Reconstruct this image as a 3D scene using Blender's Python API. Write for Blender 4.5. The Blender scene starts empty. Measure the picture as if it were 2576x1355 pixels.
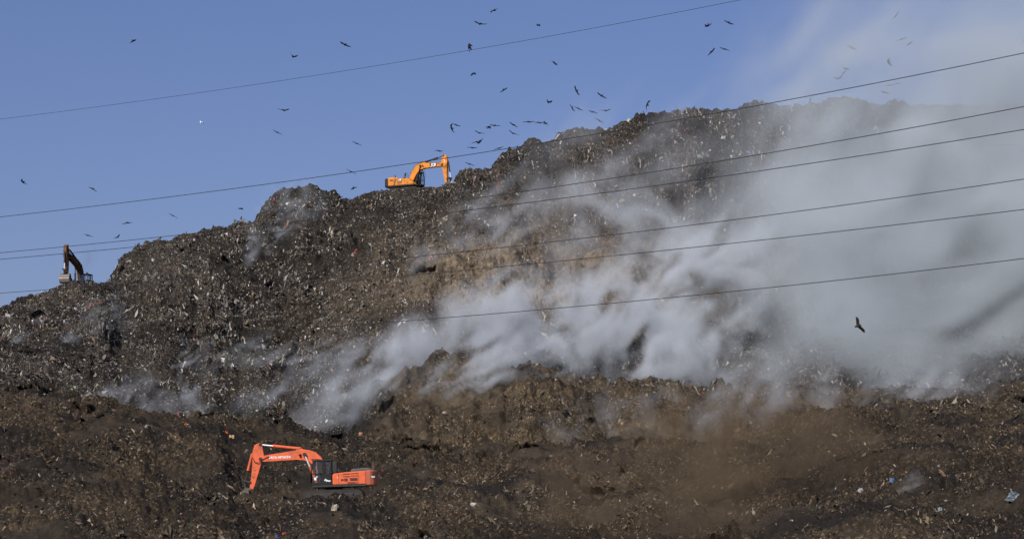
import bpy, bmesh, math, random
import numpy as np
from mathutils import Vector, Matrix

random.seed(7)
RNG = np.random.default_rng(7)
SC = bpy.context.scene
COL = SC.collection
R = math.radians

# ------------------------------------------------------------------ camera
F_PX = 5854.0            # focal length, in pixels of a 2576 px wide picture
HZ = 1409.0              # height of the eye level in that picture
CX = 1288.0
cam_d = bpy.data.cameras.new('camera')
cam = bpy.data.objects.new('camera', cam_d)
COL.objects.link(cam)
cam.location = (0, 0, 0)
cam.rotation_euler = (R(90), 0, 0)
cam_d.sensor_width = 36.0
cam_d.lens = 36.0 * F_PX / 2576.0
cam_d.shift_y = (HZ - 677.5) / 2576.0
cam_d.clip_start = 0.5
cam_d.clip_end = 20000
SC.camera = cam

# ------------------------------------------------------------------ sky, sun, exposure
TO_SUN = Vector((-0.34, -0.70, 0.62)).normalized()
SUN_EL = math.asin(TO_SUN.z)
SUN_AZ = math.atan2(TO_SUN.x, TO_SUN.y)
world = bpy.data.worlds.new('World')
SC.world = world
world.use_nodes = True
wn = world.node_tree
wn.nodes.clear()
w_out = wn.nodes.new('ShaderNodeOutputWorld')
w_bg = wn.nodes.new('ShaderNodeBackground')
w_sky = wn.nodes.new('ShaderNodeTexSky')
w_sky.sky_type = 'NISHITA'
w_sky.sun_disc = False
w_sky.sun_elevation = SUN_EL
w_sky.sun_rotation = SUN_AZ
w_sky.altitude = 600
w_sky.air_density = 1.2
w_sky.dust_density = 2.0
w_sky.ozone_density = 7.0
w_bg.inputs['Strength'].default_value = 0.077
w_tint = wn.nodes.new('ShaderNodeMix')            # the violet cast of this hazy air
w_tint.data_type = 'RGBA'; w_tint.blend_type = 'MULTIPLY'; w_tint.inputs[0].default_value = 1.0
w_tint.inputs[7].default_value = (1.10, 0.92, 1.09, 1)
wn.links.new(w_sky.outputs[0], w_tint.inputs[6])
wn.links.new(w_tint.outputs[2], w_bg.inputs['Color'])
wn.links.new(w_bg.outputs[0], w_out.inputs['Surface'])

sun_d = bpy.data.lights.new('sun', 'SUN')
sun_d.energy = 4.8
sun_d.angle = R(0.53)
sun_d.color = (1.0, 0.95, 0.87)
sun = bpy.data.objects.new('sun', sun_d)
COL.objects.link(sun)
sun.rotation_euler = TO_SUN.to_track_quat('Z', 'Y').to_euler()

SC.view_settings.view_transform = 'Standard'
SC.view_settings.look = 'None'
SC.view_settings.exposure = 0.0
SC.view_settings.gamma = 1.0
SC.view_settings.use_curve_mapping = False
SC.render.film_transparent = False
cy = SC.cycles
cy.max_bounces = 3
cy.use_adaptive_sampling = True
cy.adaptive_threshold = 0.035
cy.diffuse_bounces = 1
cy.glossy_bounces = 2
cy.transmission_bounces = 2
cy.volume_bounces = 1
cy.transparent_max_bounces = 12
cy.use_denoising = True
cy.denoiser = 'OPENIMAGEDENOISE'
cy.volume_step_rate = 2.5
cy.volume_max_steps = 256

# ------------------------------------------------------------------ helpers
def world_at(vx, vy, Y):
    """A point at distance Y seen at place (vx, vy) of the 2576 px picture."""
    return Vector(((vx - CX) / F_PX * Y, Y, (HZ - vy) / F_PX * Y))

_perm = np.random.default_rng(11).permutation(256).astype(np.int32)
_perm = np.concatenate([_perm, _perm, _perm])
_g = np.random.default_rng(12).normal(size=(256, 3))
_g = (_g / np.linalg.norm(_g, axis=1)[:, None]).astype(np.float32)

def perlin(x, y, z):
    x = np.asarray(x, np.float32); y = np.asarray(y, np.float32); z = np.asarray(z, np.float32)
    x, y, z = np.broadcast_arrays(x, y, z)
    fx = np.floor(x); fy = np.floor(y); fz = np.floor(z)
    xi = fx.astype(np.int32) & 255; yi = fy.astype(np.int32) & 255; zi = fz.astype(np.int32) & 255
    fx = x - fx; fy = y - fy; fz = z - fz
    u = fx * fx * fx * (fx * (fx * 6 - 15) + 10)
    v = fy * fy * fy * (fy * (fy * 6 - 15) + 10)
    w = fz * fz * fz * (fz * (fz * 6 - 15) + 10)
    res = 0
    for dx in (0, 1):
        a = _perm[xi + dx]
        wx = u if dx else 1 - u
        for dy in (0, 1):
            b = _perm[a + yi + dy]
            wy = wx * (v if dy else 1 - v)
            for dz in (0, 1):
                g = _g[_perm[b + zi + dz]]
                d = g[..., 0] * (fx - dx) + g[..., 1] * (fy - dy) + g[..., 2] * (fz - dz)
                res = res + d * wy * (w if dz else 1 - w)
    return res * 1.6

def fbm(x, y, z, octaves=4, gain=0.5, lac=2.03):
    s = 0; a = 1.0; t = 0
    for i in range(octaves):
        s = s + a * perlin(x + 17.3 * i, y - 9.1 * i, z + 5.7 * i)
        t += a; a *= gain
        x = x * lac; y = y * lac; z = z * lac
    return s / t

def smooth(a, b, x):
    t = np.clip((x - a) / (b - a), 0, 1)
    return t * t * (3 - 2 * t)

def tag(o, label=None, cat=None, group=None, kind=None):
    if label: o['label'] = label
    if cat: o['category'] = cat
    if group: o['group'] = group
    if kind: o['kind'] = kind
    return o

def link(name, mesh, mat=None, parent=None):
    o = bpy.data.objects.new(name, mesh)
    COL.objects.link(o)
    if mat is not None:
        mesh.materials.append(mat)
    if parent is not None:
        o.parent = parent
    return o

def empty(name, loc=(0, 0, 0), rot=(0, 0, 0)):
    o = bpy.data.objects.new(name, None)
    o.empty_display_size = 0.5
    COL.objects.link(o)
    o.location = loc
    o.rotation_euler = rot
    return o

def np_mesh(name, verts, faces, smooth_shade=True, col=None):
    """verts (n,3) float, faces (m,k) int -> mesh, fast."""
    me = bpy.data.meshes.new(name)
    n = len(verts); m, k = faces.shape
    me.vertices.add(n)
    me.vertices.foreach_set('co', np.ascontiguousarray(verts, np.float32).ravel())
    me.loops.add(m * k)
    me.loops.foreach_set('vertex_index', np.ascontiguousarray(faces, np.int32).ravel())
    me.polygons.add(m)
    me.polygons.foreach_set('loop_start', np.arange(0, m * k, k, dtype=np.int32))
    me.polygons.foreach_set('use_smooth', np.full(m, smooth_shade, bool))
    me.update(calc_edges=True)
    if col is not None:
        at = me.attributes.new('col', 'FLOAT_COLOR', 'POINT')
        c4 = np.ones((n, 4), np.float32); c4[:, :3] = col
        at.data.foreach_set('color', c4.ravel())
    return me

# ------------------------------------------------------------------ materials
def new_mat(name):
    m = bpy.data.materials.new(name)
    m.use_nodes = True
    nt = m.node_tree
    b = nt.nodes['Principled BSDF']
    return m, nt, b

def N(nt, t, **kw):
    n = nt.nodes.new(t)
    for k, v in kw.items():
        setattr(n, k, v)
    return n

def mat_plain(name, rgb, rough=0.6, metal=0.0, dirt=0.35, dirt_rgb=(0.055, 0.045, 0.035), scale=2.2, spec=0.4):
    """Painted or bare surface with uneven grime."""
    m, nt, b = new_mat(name)
    tc = N(nt, 'ShaderNodeTexCoord')
    n1 = N(nt, 'ShaderNodeTexNoise'); n1.inputs['Scale'].default_value = scale
    n1.inputs['Detail'].default_value = 8; n1.inputs['Roughness'].default_value = 0.7
    nt.links.new(tc.outputs['Object'], n1.inputs['Vector'])
    mr = N(nt, 'ShaderNodeMapRange')
    mr.inputs['From Min'].default_value = 0.45; mr.inputs['From Max'].default_value = 0.75
    mr.inputs['To Min'].default_value = 0.0; mr.inputs['To Max'].default_value = dirt
    nt.links.new(n1.outputs['Fac'], mr.inputs['Value'])
    mx = N(nt, 'ShaderNodeMix', data_type='RGBA')
    mx.inputs[6].default_value = (*rgb, 1); mx.inputs[7].default_value = (*dirt_rgb, 1)
    nt.links.new(mr.outputs[0], mx.inputs[0])
    nt.links.new(mx.outputs[2], b.inputs['Base Color'])
    b.inputs['Roughness'].default_value = rough
    b.inputs['Metallic'].default_value = metal
    b.inputs['Specular IOR Level'].default_value = spec
    return m

def mat_soil():
    m, nt, b = new_mat('landfill_soil')
    at = N(nt, 'ShaderNodeAttribute', attribute_name='col')
    tc = N(nt, 'ShaderNodeTexCoord')
    vo = N(nt, 'ShaderNodeTexVoronoi'); vo.inputs['Scale'].default_value = 8.0
    vo.inputs['Randomness'].default_value = 1.0
    mp = N(nt, 'ShaderNodeMapping'); mp.inputs['Scale'].default_value = (1.0, 0.8, 0.62)
    nt.links.new(tc.outputs['Object'], mp.inputs['Vector'])
    nz = N(nt, 'ShaderNodeTexNoise'); nz.inputs['Scale'].default_value = 3.0; nz.inputs['Detail'].default_value = 6
    nt.links.new(tc.outputs['Object'], nz.inputs['Vector'])
    # wobble the cells so that they do not read as cells
    vm = N(nt, 'ShaderNodeVectorMath', operation='MULTIPLY_ADD')
    vm.inputs[1].default_value = (0.5, 0.5, 0.5)
    nt.links.new(nz.outputs['Color'], vm.inputs[0])
    nt.links.new(mp.outputs[0], vm.inputs[2])
    nt.links.new(vm.outputs[0], vo.inputs['Vector'])
    sep = N(nt, 'ShaderNodeSeparateColor')
    nt.links.new(vo.outputs['Color'], sep.inputs[0])
    # per-scrap brightness: mostly dark, a few pale scraps
    rp = N(nt, 'ShaderNodeValToRGB')
    e = rp.color_ramp.elements
    e[0].position = 0.0; e[0].color = (0.45, 0.43, 0.40, 1)
    e[1].position = 1.0; e[1].color = (4.2, 3.9, 3.4, 1)
    for p, c in ((0.55, (0.9, 0.88, 0.85, 1)), (0.82, (1.35, 1.28, 1.15, 1)), (0.93, (2.3, 2.1, 1.8, 1))):
        el = rp.color_ramp.elements.new(p); el.color = c
    nt.links.new(sep.outputs[0], rp.inputs[0])
    n2 = N(nt, 'ShaderNodeTexNoise'); n2.inputs['Scale'].default_value = 1.4; n2.inputs['Detail'].default_value = 9
    n2.inputs['Roughness'].default_value = 0.72
    nt.links.new(tc.outputs['Object'], n2.inputs['Vector'])
    mr = N(nt, 'ShaderNodeMapRange')
    mr.inputs['From Min'].default_value = 0.3; mr.inputs['From Max'].default_value = 0.7
    mr.inputs['To Min'].default_value = 0.55; mr.inputs['To Max'].default_value = 1.45
    nt.links.new(n2.outputs['Fac'], mr.inputs['Value'])
    # the tan earth carries less litter: alpha-like mask in attribute 'lit'
    al = N(nt, 'ShaderNodeAttribute', attribute_name='lit')
    mxl = N(nt, 'ShaderNodeMix', data_type='RGBA')
    mxl.inputs[6].default_value = (1, 1, 1, 1)
    nt.links.new(al.outputs['Fac'], mxl.inputs[0])
    nt.links.new(rp.outputs[0], mxl.inputs[7])
    mu = N(nt, 'ShaderNodeMix', data_type='RGBA', blend_type='MULTIPLY'); mu.inputs[0].default_value = 1
    nt.links.new(at.outputs['Color'], mu.inputs[6]); nt.links.new(mxl.outputs[2], mu.inputs[7])
    mu2 = N(nt, 'ShaderNodeMix', data_type='RGBA', blend_type='MULTIPLY'); mu2.inputs[0].default_value = 1
    nt.links.new(mu.outputs[2], mu2.inputs[6]); nt.links.new(mr.outputs[0], mu2.inputs[7])
    nt.links.new(mu2.outputs[2], b.inputs['Base Color'])
    b.inputs['Roughness'].default_value = 0.92
    b.inputs['Specular IOR Level'].default_value = 0.15
    bp = N(nt, 'ShaderNodeBump'); bp.inputs['Strength'].default_value = 0.9; bp.inputs['Distance'].default_value = 0.25
    ad = N(nt, 'ShaderNodeMath', operation='ADD')
    nt.links.new(n2.outputs['Fac'], ad.inputs[0]); nt.links.new(sep.outputs[1], ad.inputs[1])
    nt.links.new(ad.outputs[0], bp.inputs['Height'])
    nt.links.new(bp.outputs[0], b.inputs['Normal'])
    return m

def mat_scraps():
    m, nt, b = new_mat('litter_plastic')
    at = N(nt, 'ShaderNodeAttribute', attribute_name='col')
    nt.links.new(at.outputs['Color'], b.inputs['Base Color'])
    b.inputs['Roughness'].default_value = 0.6
    b.inputs['Specular IOR Level'].default_value = 0.25
    return m

M = {}
M['soil'] = mat_soil()
M['scraps'] = mat_scraps()

# ------------------------------------------------------------------ the landfill hill
def line(pts):
    a = np.array(pts, float)
    return lambda x: np.interp(x, a[:, 0], a[:, 1])

LIP = line([(-900, 1175), (0, 1178), (350, 1190), (545, 1240), (590, 1266), (650, 1268), (700, 1248), (730, 1236), (800, 1225), (1000, 1213), (1150, 1208),
            (1230, 1222), (1300, 1240), (1500, 1266), (1800, 1262), (1900, 1245), (2000, 1212), (2100, 1172), (2200, 1160), (2575, 1142), (3500, 1120)])
L2 = line([(-900, 985), (0, 1000), (130, 1010), (210, 1013), (255, 1006), (290, 1008), (330, 1021), (480, 1046), (560, 1059), (700, 1072), (860, 1084),
           (950, 1096), (1100, 1110), (1300, 1116), (1600, 1112), (1900, 1104), (2000, 1080), (2100, 1032), (2200, 1032), (2260, 1060), (2575, 1060), (3500, 1060)])
L3 = line([(-900, 930), (0, 945), (120, 965), (200, 1010), (260, 1040), (500, 1075), (780, 1105), (860, 1088), (900, 1020), (959, 962), (1044, 925), (1104, 911), (1179, 926),
           (1259, 926), (1324, 908), (1400, 926), (1470, 946), (1560, 947), (1610, 956), (1660, 950), (1718, 961), (1780, 958), (1808, 940), (1838, 964),
           (1918, 985), (1948, 972), (2014, 962), (2079, 972), (2150, 990), (2219, 990), (2299, 987), (2369, 990), (2444, 984), (2576, 981), (3500, 960)])
L4 = line([(-900, 915), (0, 930), (120, 950), (200, 990), (260, 1025), (500, 1065), (780, 1090), (860, 1075), (900, 1040), (959, 985), (1044, 955), (1179, 955), (1400, 955), (1808, 985),
           (2014, 990), (2300, 1005), (3500, 985)])
L5 = line([(-900, 880), (0, 868), (100, 866), (300, 880), (480, 905), (540, 892), (600, 908), (700, 886), (860, 808), (1000, 776), (1300, 764), (1500, 790), (1700, 812),
           (1900, 820), (2100, 824), (2200, 820), (2400, 830), (2575, 824), (3500, 820)])
L5B = line([(-900, 870), (0, 860), (100, 858), (300, 874), (500, 886), (700, 880), (860, 800), (1000, 768), (1300, 758), (1500, 788), (1600, 815), (1700, 826),
            (2575, 838), (3500, 838)])
L5C = line([(-900, 850), (0, 832), (300, 800), (600, 790), (900, 738), (1050, 700), (1300, 692), (1600, 702), (1750, 716), (1850, 724), (1920, 760),
            (2000, 790), (2200, 765), (2575, 745), (3500, 730)])
L5D = line([(-900, 825), (0, 788), (150, 757), (280, 745), (350, 690), (640, 640), (760, 600), (1000, 600), (1150, 592), (1300, 570), (1500, 556), (1700, 562),
            (1900, 520), (2200, 480), (2575, 470), (3500, 470)])
SKY = line([(-900, 812), (-300, 790), (0, 768), (60, 750), (120, 731), (150, 718), (200, 711), (240, 711), (268, 710), (284, 702), (298, 670), (318, 645), (340, 626), (370, 607),
            (400, 592), (430, 590), (460, 586), (500, 582), (540, 575), (600, 561), (640, 547), (655, 520), (680, 495), (700, 486), (730, 474), (760, 468), (800, 471), (850, 481), (880, 491),
            (930, 484), (960, 474), (1000, 472), (1100, 470), (1132, 462), (1146, 440), (1160, 430), (1190, 426), (1230, 416), (1250, 396), (1280, 379), (1330, 369), (1380, 353), (1405, 340),
            (1430, 316), (1450, 313), (1480, 323), (1540, 319), (1570, 306), (1600, 286), (1640, 279), (1700, 283), (1760, 283), (1850, 263), (1920, 252), (1960, 259), (2020, 261),
            (2080, 251), (2110, 247), (2150, 259), (2200, 263), (2250, 252), (2310, 256), (2400, 262), (2575, 266), (3500, 300)])
YSKY = line([(-900, 262), (0, 262), (250, 262), (300, 272), (640, 284), (960, 287.5), (1110, 288), (1190, 291), (1300, 299), (1400, 305), (2000, 322), (2575, 330), (3500, 335)])

GROUND_Z = -2.0

# columns: fine inside the picture, coarser beside it
HALF = 0.245
cols_u = np.concatenate([np.linspace(-0.62, -HALF, 90, endpoint=False), np.linspace(-HALF, HALF, 840), np.linspace(HALF, 0.62, 91)[1:]])
vx = CX + cols_u * F_PX
nC = len(cols_u)

def jit(seed, scale, amp):
    return amp * fbm(vx / scale, np.full(nC, seed), np.full(nC, 0.37), 4)

def zline(fn, Y):
    return (HZ - fn(vx)) / F_PX * Y

bench = smooth(540, 640, vx) * (1 - smooth(1230, 1330, vx))
Y0 = np.full(nC, 112.0) + jit(1, 160, 3)
Y1 = np.full(nC, 154.0) + jit(2, 120, 4.0) * (1 - 0.8 * bench)
Y1b = Y1 + 2.6
Y1c = np.maximum(Y1 + 8, 165.6 + jit(3, 90, 0.5))
Y2 = 189.0 + jit(4, 120, 5)
Y2b = Y2 + 6
Y3 = 215.0 + jit(5, 110, 6)
Y3b = Y3 + 6
Y4 = Y3 + 12
Y6 = YSKY(vx) + jit(6, 60, 2.5) * (1 - smooth(900, 960, vx) * (1 - smooth(1120, 1160, vx))) * smooth(260, 330, vx)
Y5 = Y4 + (Y6 - Y4) * (0.40 + jit(7, 90, 0.06))
Y5b = Y4 + (Y6 - Y4) * (0.46 + jit(7, 90, 0.06))
Y5c = Y4 + (Y6 - Y4) * (0.58 + jit(8, 90, 0.06))
Y5d = Y4 + (Y6 - Y4) * (0.77 + jit(9, 90, 0.06))
z1 = zline(LIP, Y1)
z2 = zline(L2, Y2)
BENCH_Z = 4.06
free1b = z1 + (z2 - z1) * 0.05 - 0.2
free1c = z1 + (z2 - z1) * 0.34
z1b = bench * (BENCH_Z + 0.05) + (1 - bench) * free1b
z1c = bench * (BENCH_Z + 0.1) + (1 - bench) * free1c
valley = smooth(150, 260, vx) * (1 - smooth(840, 900, vx))
z2b = z2 - 0.7 - 3.0 * valley
z3 = zline(L3, Y3)
z3b = z3 - 2.2 * smooth(860, 960, vx) - 0.0
z4 = zline(L4, Y4)
z5, z5b, z5c, z5d = zline(L5, Y5), zline(L5B, Y5b), zline(L5C, Y5c), zline(L5D, Y5d)
z6 = zline(SKY, Y6)
Y7, z7 = Y6 + 7, z6 - 0.4
Y8, z8 = Y6 + 32, z6 - 4
Y9, z9 = np.full(nC, 480.0), np.full(nC, GROUND_Z - 1)
LY = np.stack([Y0, Y1, Y1b, Y1c, Y2, Y2b, Y3, Y3b, Y4, Y5, Y5b, Y5c, Y5d, Y6, Y7, Y8, Y9])
LZ = np.stack([np.full(nC, GROUND_Z - 0.6), z1, z1b, z1c, z2, z2b, z3, z3b, z4, z5, z5b, z5c, z5d, z6, z7, z8, z9])
ROWS = [86, 14, 26, 64, 16, 74, 14, 12, 92, 16, 66, 86, 100, 14, 10, 14]
tY = []; tZ = []
for k, nr in enumerate(ROWS):
    t = np.linspace(0, 1, nr, endpoint=False)[:, None]
    tY.append(LY[k] + (LY[k + 1] - LY[k]) * t)
    # slightly rounded profile
    tZ.append(LZ[k] + (LZ[k + 1] - LZ[k]) * t)
tY.append(LY[-1][None]); tZ.append(LZ[-1][None])
GY = np.concatenate(tY); GZ = np.concatenate(tZ)
# round the creases off a little along the depth
for _ in range(3):
    GZ[1:-1] = 0.25 * GZ[:-2] + 0.5 * GZ[1:-1] + 0.25 * GZ[2:]
nR = GY.shape[0]
GX = cols_u[None, :] * GY
VX = np.broadcast_to(vx[None, :], GY.shape)
ROWID = np.concatenate([np.full(nr, k) for k, nr in enumerate(ROWS)] + [[len(ROWS)]])

# flat places under the three machines
EXC = {'red': (-12.53, 163.0), 'yellow': (-12.72, 291.0), 'left': (-49.4, 265.0)}
quiet = np.ones_like(GY)
for ex, ey in EXC.values():
    d = np.sqrt(((GX - ex) / 4.4) ** 2 + ((GY - ey) / 3.4) ** 2)
    quiet = np.minimum(quiet, 0.12 + 0.88 * smooth(0.8, 1.7, d))

# relief: gullies, heaps, clods
def relief(x, y, z):
    s = y * 0.6 + z * 0.8            # runs up the slope
    warp = 1.5 * fbm(x / 9, y / 9, z / 9, 3)
    gully = fbm((x + warp * 2) / 5.5, s / 22, 3.1 + 0 * x, 4)
    heap = fbm(x / 7.5, y / 7.5 + 40, z / 7.5, 4)
    billow = np.abs(fbm((x + warp) / 2.6, y / 2.6, z / 2.0 + 9, 3))
    clod = np.abs(perlin(x / 0.95, y / 0.95, z / 0.75 + 20))
    clod2 = np.abs(perlin(x / 0.47, y / 0.47, z / 0.38 + 50))
    fine = perlin(x / 0.24, y / 0.24, z / 0.20 + 70)
    near = 1 - smooth(196, 232, y)
    soft = 1 - 0.75 * near * smooth(-0.05, 0.3, fbm(x / 6 + 9, y / 6, z / 6, 3))      # trodden earth between the rubbish
    h = 1.15 * gully + (1.0 + 0.4 * near) * heap + 1.0 * (billow - 0.15) + soft * (0.50 * (clod - 0.26) + 0.30 * (clod2 - 0.26) + 0.12 * fine)
    # tipped layers: each bank leans out as it rises, then steps back to a narrow bench
    q = z * (0.30 + 0.14 * near) + 1.7 * fbm(x / 15, y / 15, z / 15 + 60, 3) + 0.42 * fbm(x / 3.2, y / 3.2, z / 3.2 + 80, 3)
    saw = q - np.floor(q)
    lm = smooth(-0.25, 0.14, fbm(x / 9 + 33, y / 9, z / 9, 3))
    ledge = (saw ** 1.6 * (1 - smooth(0.93, 1.0, saw)) - 0.3) * lm
    return h, gully, saw * lm, ledge

H, GUL, SAW, LEDGE = relief(GX, GY, GZ)
# strength of the relief, band by band: softer on the near benches, hackly on the tan cliffs
tan = np.exp(-(((VX - 1360) / 330) ** 2)) * np.exp(-(((GY - (Y4 + (Y6 - Y4) * 0.56)[None, :]) / 13.0) ** 2))
tan2 = smooth(900, 1000, VX) * (1 - 0.6 * smooth(1950, 2300, VX)) * (smooth(190, 197, GY) * (1 - smooth(216, 222, GY)))
tan = np.clip(tan * 1.45 + 0.3 * fbm(GX / 6, GY / 6, GZ / 6, 4) * (tan > 0.15), 0, 1)
rough = 1.0 + 0.7 * tan + 0.25 * tan2
sky_row = np.exp(-((GY - Y6[None, :]) / 7.0) ** 2)
rough = rough * (1 + 0.1 * sky_row)
H = H * rough * quiet
# displace along the broad slope normal (up and toward the viewer)
dzdY = np.gradient(GZ, axis=0) / np.maximum(np.gradient(GY, axis=0), 1e-3)
slope = np.clip(np.broadcast_to(dzdY, GY.shape), -1.2, 1.6)
nlen = np.sqrt(1 + slope ** 2)
calm = 1 - 0.95 * smooth(500, 580, VX) * (1 - smooth(1260, 1360, VX)) * smooth(146, 150, GY) * (1 - smooth(167, 172, GY))      # worked ground along the bench
LEDGE = LEDGE * calm * quiet * (1.05 + 0.25 * smooth(196, 232, GY)) * (1 - 0.5 * np.exp(-((GY - Y6[None, :]) / 5.0) ** 2))
GY2 = GY - slope / nlen * H * 0.6 - 1.5 * LEDGE
GZ2 = GZ + H / nlen + 0.35 * LEDGE
GX2 = GX + 0.25 * H * fbm(GX / 1.7, GY / 1.7, GZ / 1.7 + 5, 2)
GX2[:, 0] = GX[:, 0]; GX2[:, -1] = GX[:, -1]

P = np.stack([GX2, GY2, GZ2], -1)
# vertex normals
dU = np.gradient(P, axis=1); dV = np.gradient(P, axis=0)
NRM = np.cross(dU, dV); NRM /= np.linalg.norm(NRM, axis=-1, keepdims=True) + 1e-9
NRM[NRM[..., 2] < 0] *= -1
# what the viewer can see: highest line of sight so far down each column
ELEV = GZ2 / GY2
RUN = np.maximum.accumulate(ELEV, axis=0)
VIS = ELEV >= RUN - 0.0006
VYP = HZ - ELEV * F_PX
VXP = CX + GX2 / GY2 * F_PX

# real colours of the ground: brown earth low down, grey ash and plastic above, tan soil on the fallen face
depthk = smooth(196, 232, GY)
brown = np.array([0.042, 0.0325, 0.0225]); grey = np.array([0.039, 0.0345, 0.030]); tanc = np.array([0.215, 0.17, 0.12]); ash = np.array([0.014, 0.0125, 0.0118])
cv = fbm(GX / 11, GY / 11, GZ / 11 + 3, 4)
colr = brown[None, None] * (1 - depthk[..., None]) + grey[None, None] * depthk[..., None]
colr = colr * np.clip(1 + 0.8 * cv + 0.45 * fbm(GX / 2.4, GY / 2.4, GZ / 2.4 + 33, 3), 0.35, 2.2)[..., None]
ashm = smooth(-0.02, 0.28, fbm(GX / 8 + 50, GY / 8, GZ / 5, 4)) * 0.8
burnt = np.exp(-((VX - 880) / 85) ** 2) * smooth(198, 204, GY) * (1 - smooth(226, 236, GY))      # charred ground by the vents
# soot round the smoking vents higher up
for bx, by, brx, bry in ((640, 640, 40, 34), (690, 600, 46, 50), (875, 648, 60, 40), (1050, 670, 50, 50), (480, 915, 60, 22), (170, 870, 40, 20), (1015, 800, 80, 26), (1830, 560, 120, 60), (1600, 620, 60, 30)):
    px_ = CX + GX / GY * F_PX; py_ = HZ - GZ / GY * F_PX
    burnt = np.maximum(burnt, np.exp(-((px_ - bx) / brx) ** 2 - ((py_ - by) / bry) ** 2) * smooth(215, 225, GY) * (GY < Y6[None, :] + 1))
ashm = np.maximum(ashm, 0.95 * np.clip(burnt * 1.3 + 0.5 * burnt * fbm(GX / 3, GY / 3, GZ / 3 + 90, 3), 0, 1))
colr = colr * (1 - ashm[..., None]) + ash * ashm[..., None]
tm = np.clip(tan * (0.75 + 0.9 * fbm(GX / 2.5, GY / 2.5, GZ / 2.5 + 8, 4)), 0, 1)
colr = colr * (1 - tm[..., None]) + tanc * tm[..., None]
tm2 = np.clip(tan2 * (0.45 + 0.8 * fbm(GX / 4, GY / 4, GZ / 4 + 18, 4)), 0, 1) * 0.7
colr = colr * (1 - tm2[..., None]) + np.array([0.135, 0.102, 0.064]) * tm2[..., None]
litm = np.clip(1.0 - 0.55 * np.clip(burnt, 0, 1) - 0.9 * tm - 0.6 * tm2 - 0.85 * smooth(-0.1, 0.3, fbm(GX / 6 + 9, GY / 6, GZ / 6, 3)) * (1 - depthk), 0, 1)

idx = np.arange(nR * nC).reshape(nR, nC)
quads = np.stack([idx[:-1, :-1], idx[:-1, 1:], idx[1:, 1:], idx[1:, :-1]], -1).reshape(-1, 4)
me = np_mesh('landfill_hill', P.reshape(-1, 3), quads, True, colr.reshape(-1, 3))
la = me.attributes.new('lit', 'FLOAT', 'POINT')
la.data.foreach_set('value', litm.astype(np.float32).ravel())
hill = link('landfill_hill', me, M['soil'])
tag(hill, 'huge dark hillside of piled rubbish and earth filling the picture', 'hill', kind='structure')

# flat ground out to the horizon
gs = 6000.0
ga = np.array([[-gs, -gs, GROUND_Z], [gs, -gs, GROUND_Z], [gs, gs, GROUND_Z], [-gs, gs, GROUND_Z]])
gme = np_mesh('ground', ga, np.array([[0, 1, 2, 3]]), False, np.array([[0.09, 0.075, 0.055]] * 4))
gat = gme.attributes.new('lit', 'FLOAT', 'POINT')
tag(link('ground', gme, M['soil']), 'flat dusty ground around the landfill hill', 'ground', kind='structure')

def ground_at(px, py, back=False):
    """Visible point of the hill seen at (px, py), and its normal."""
    c = int(np.argmin(np.abs(vx - px)))
    c = min(max(c, 2), nC - 3)
    v = np.where(VIS[:, c])[0]
    r = v[np.argmin(np.abs(VYP[v, c] - py))]
    return Vector(P[r, c]), Vector(NRM[r, c])

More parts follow.
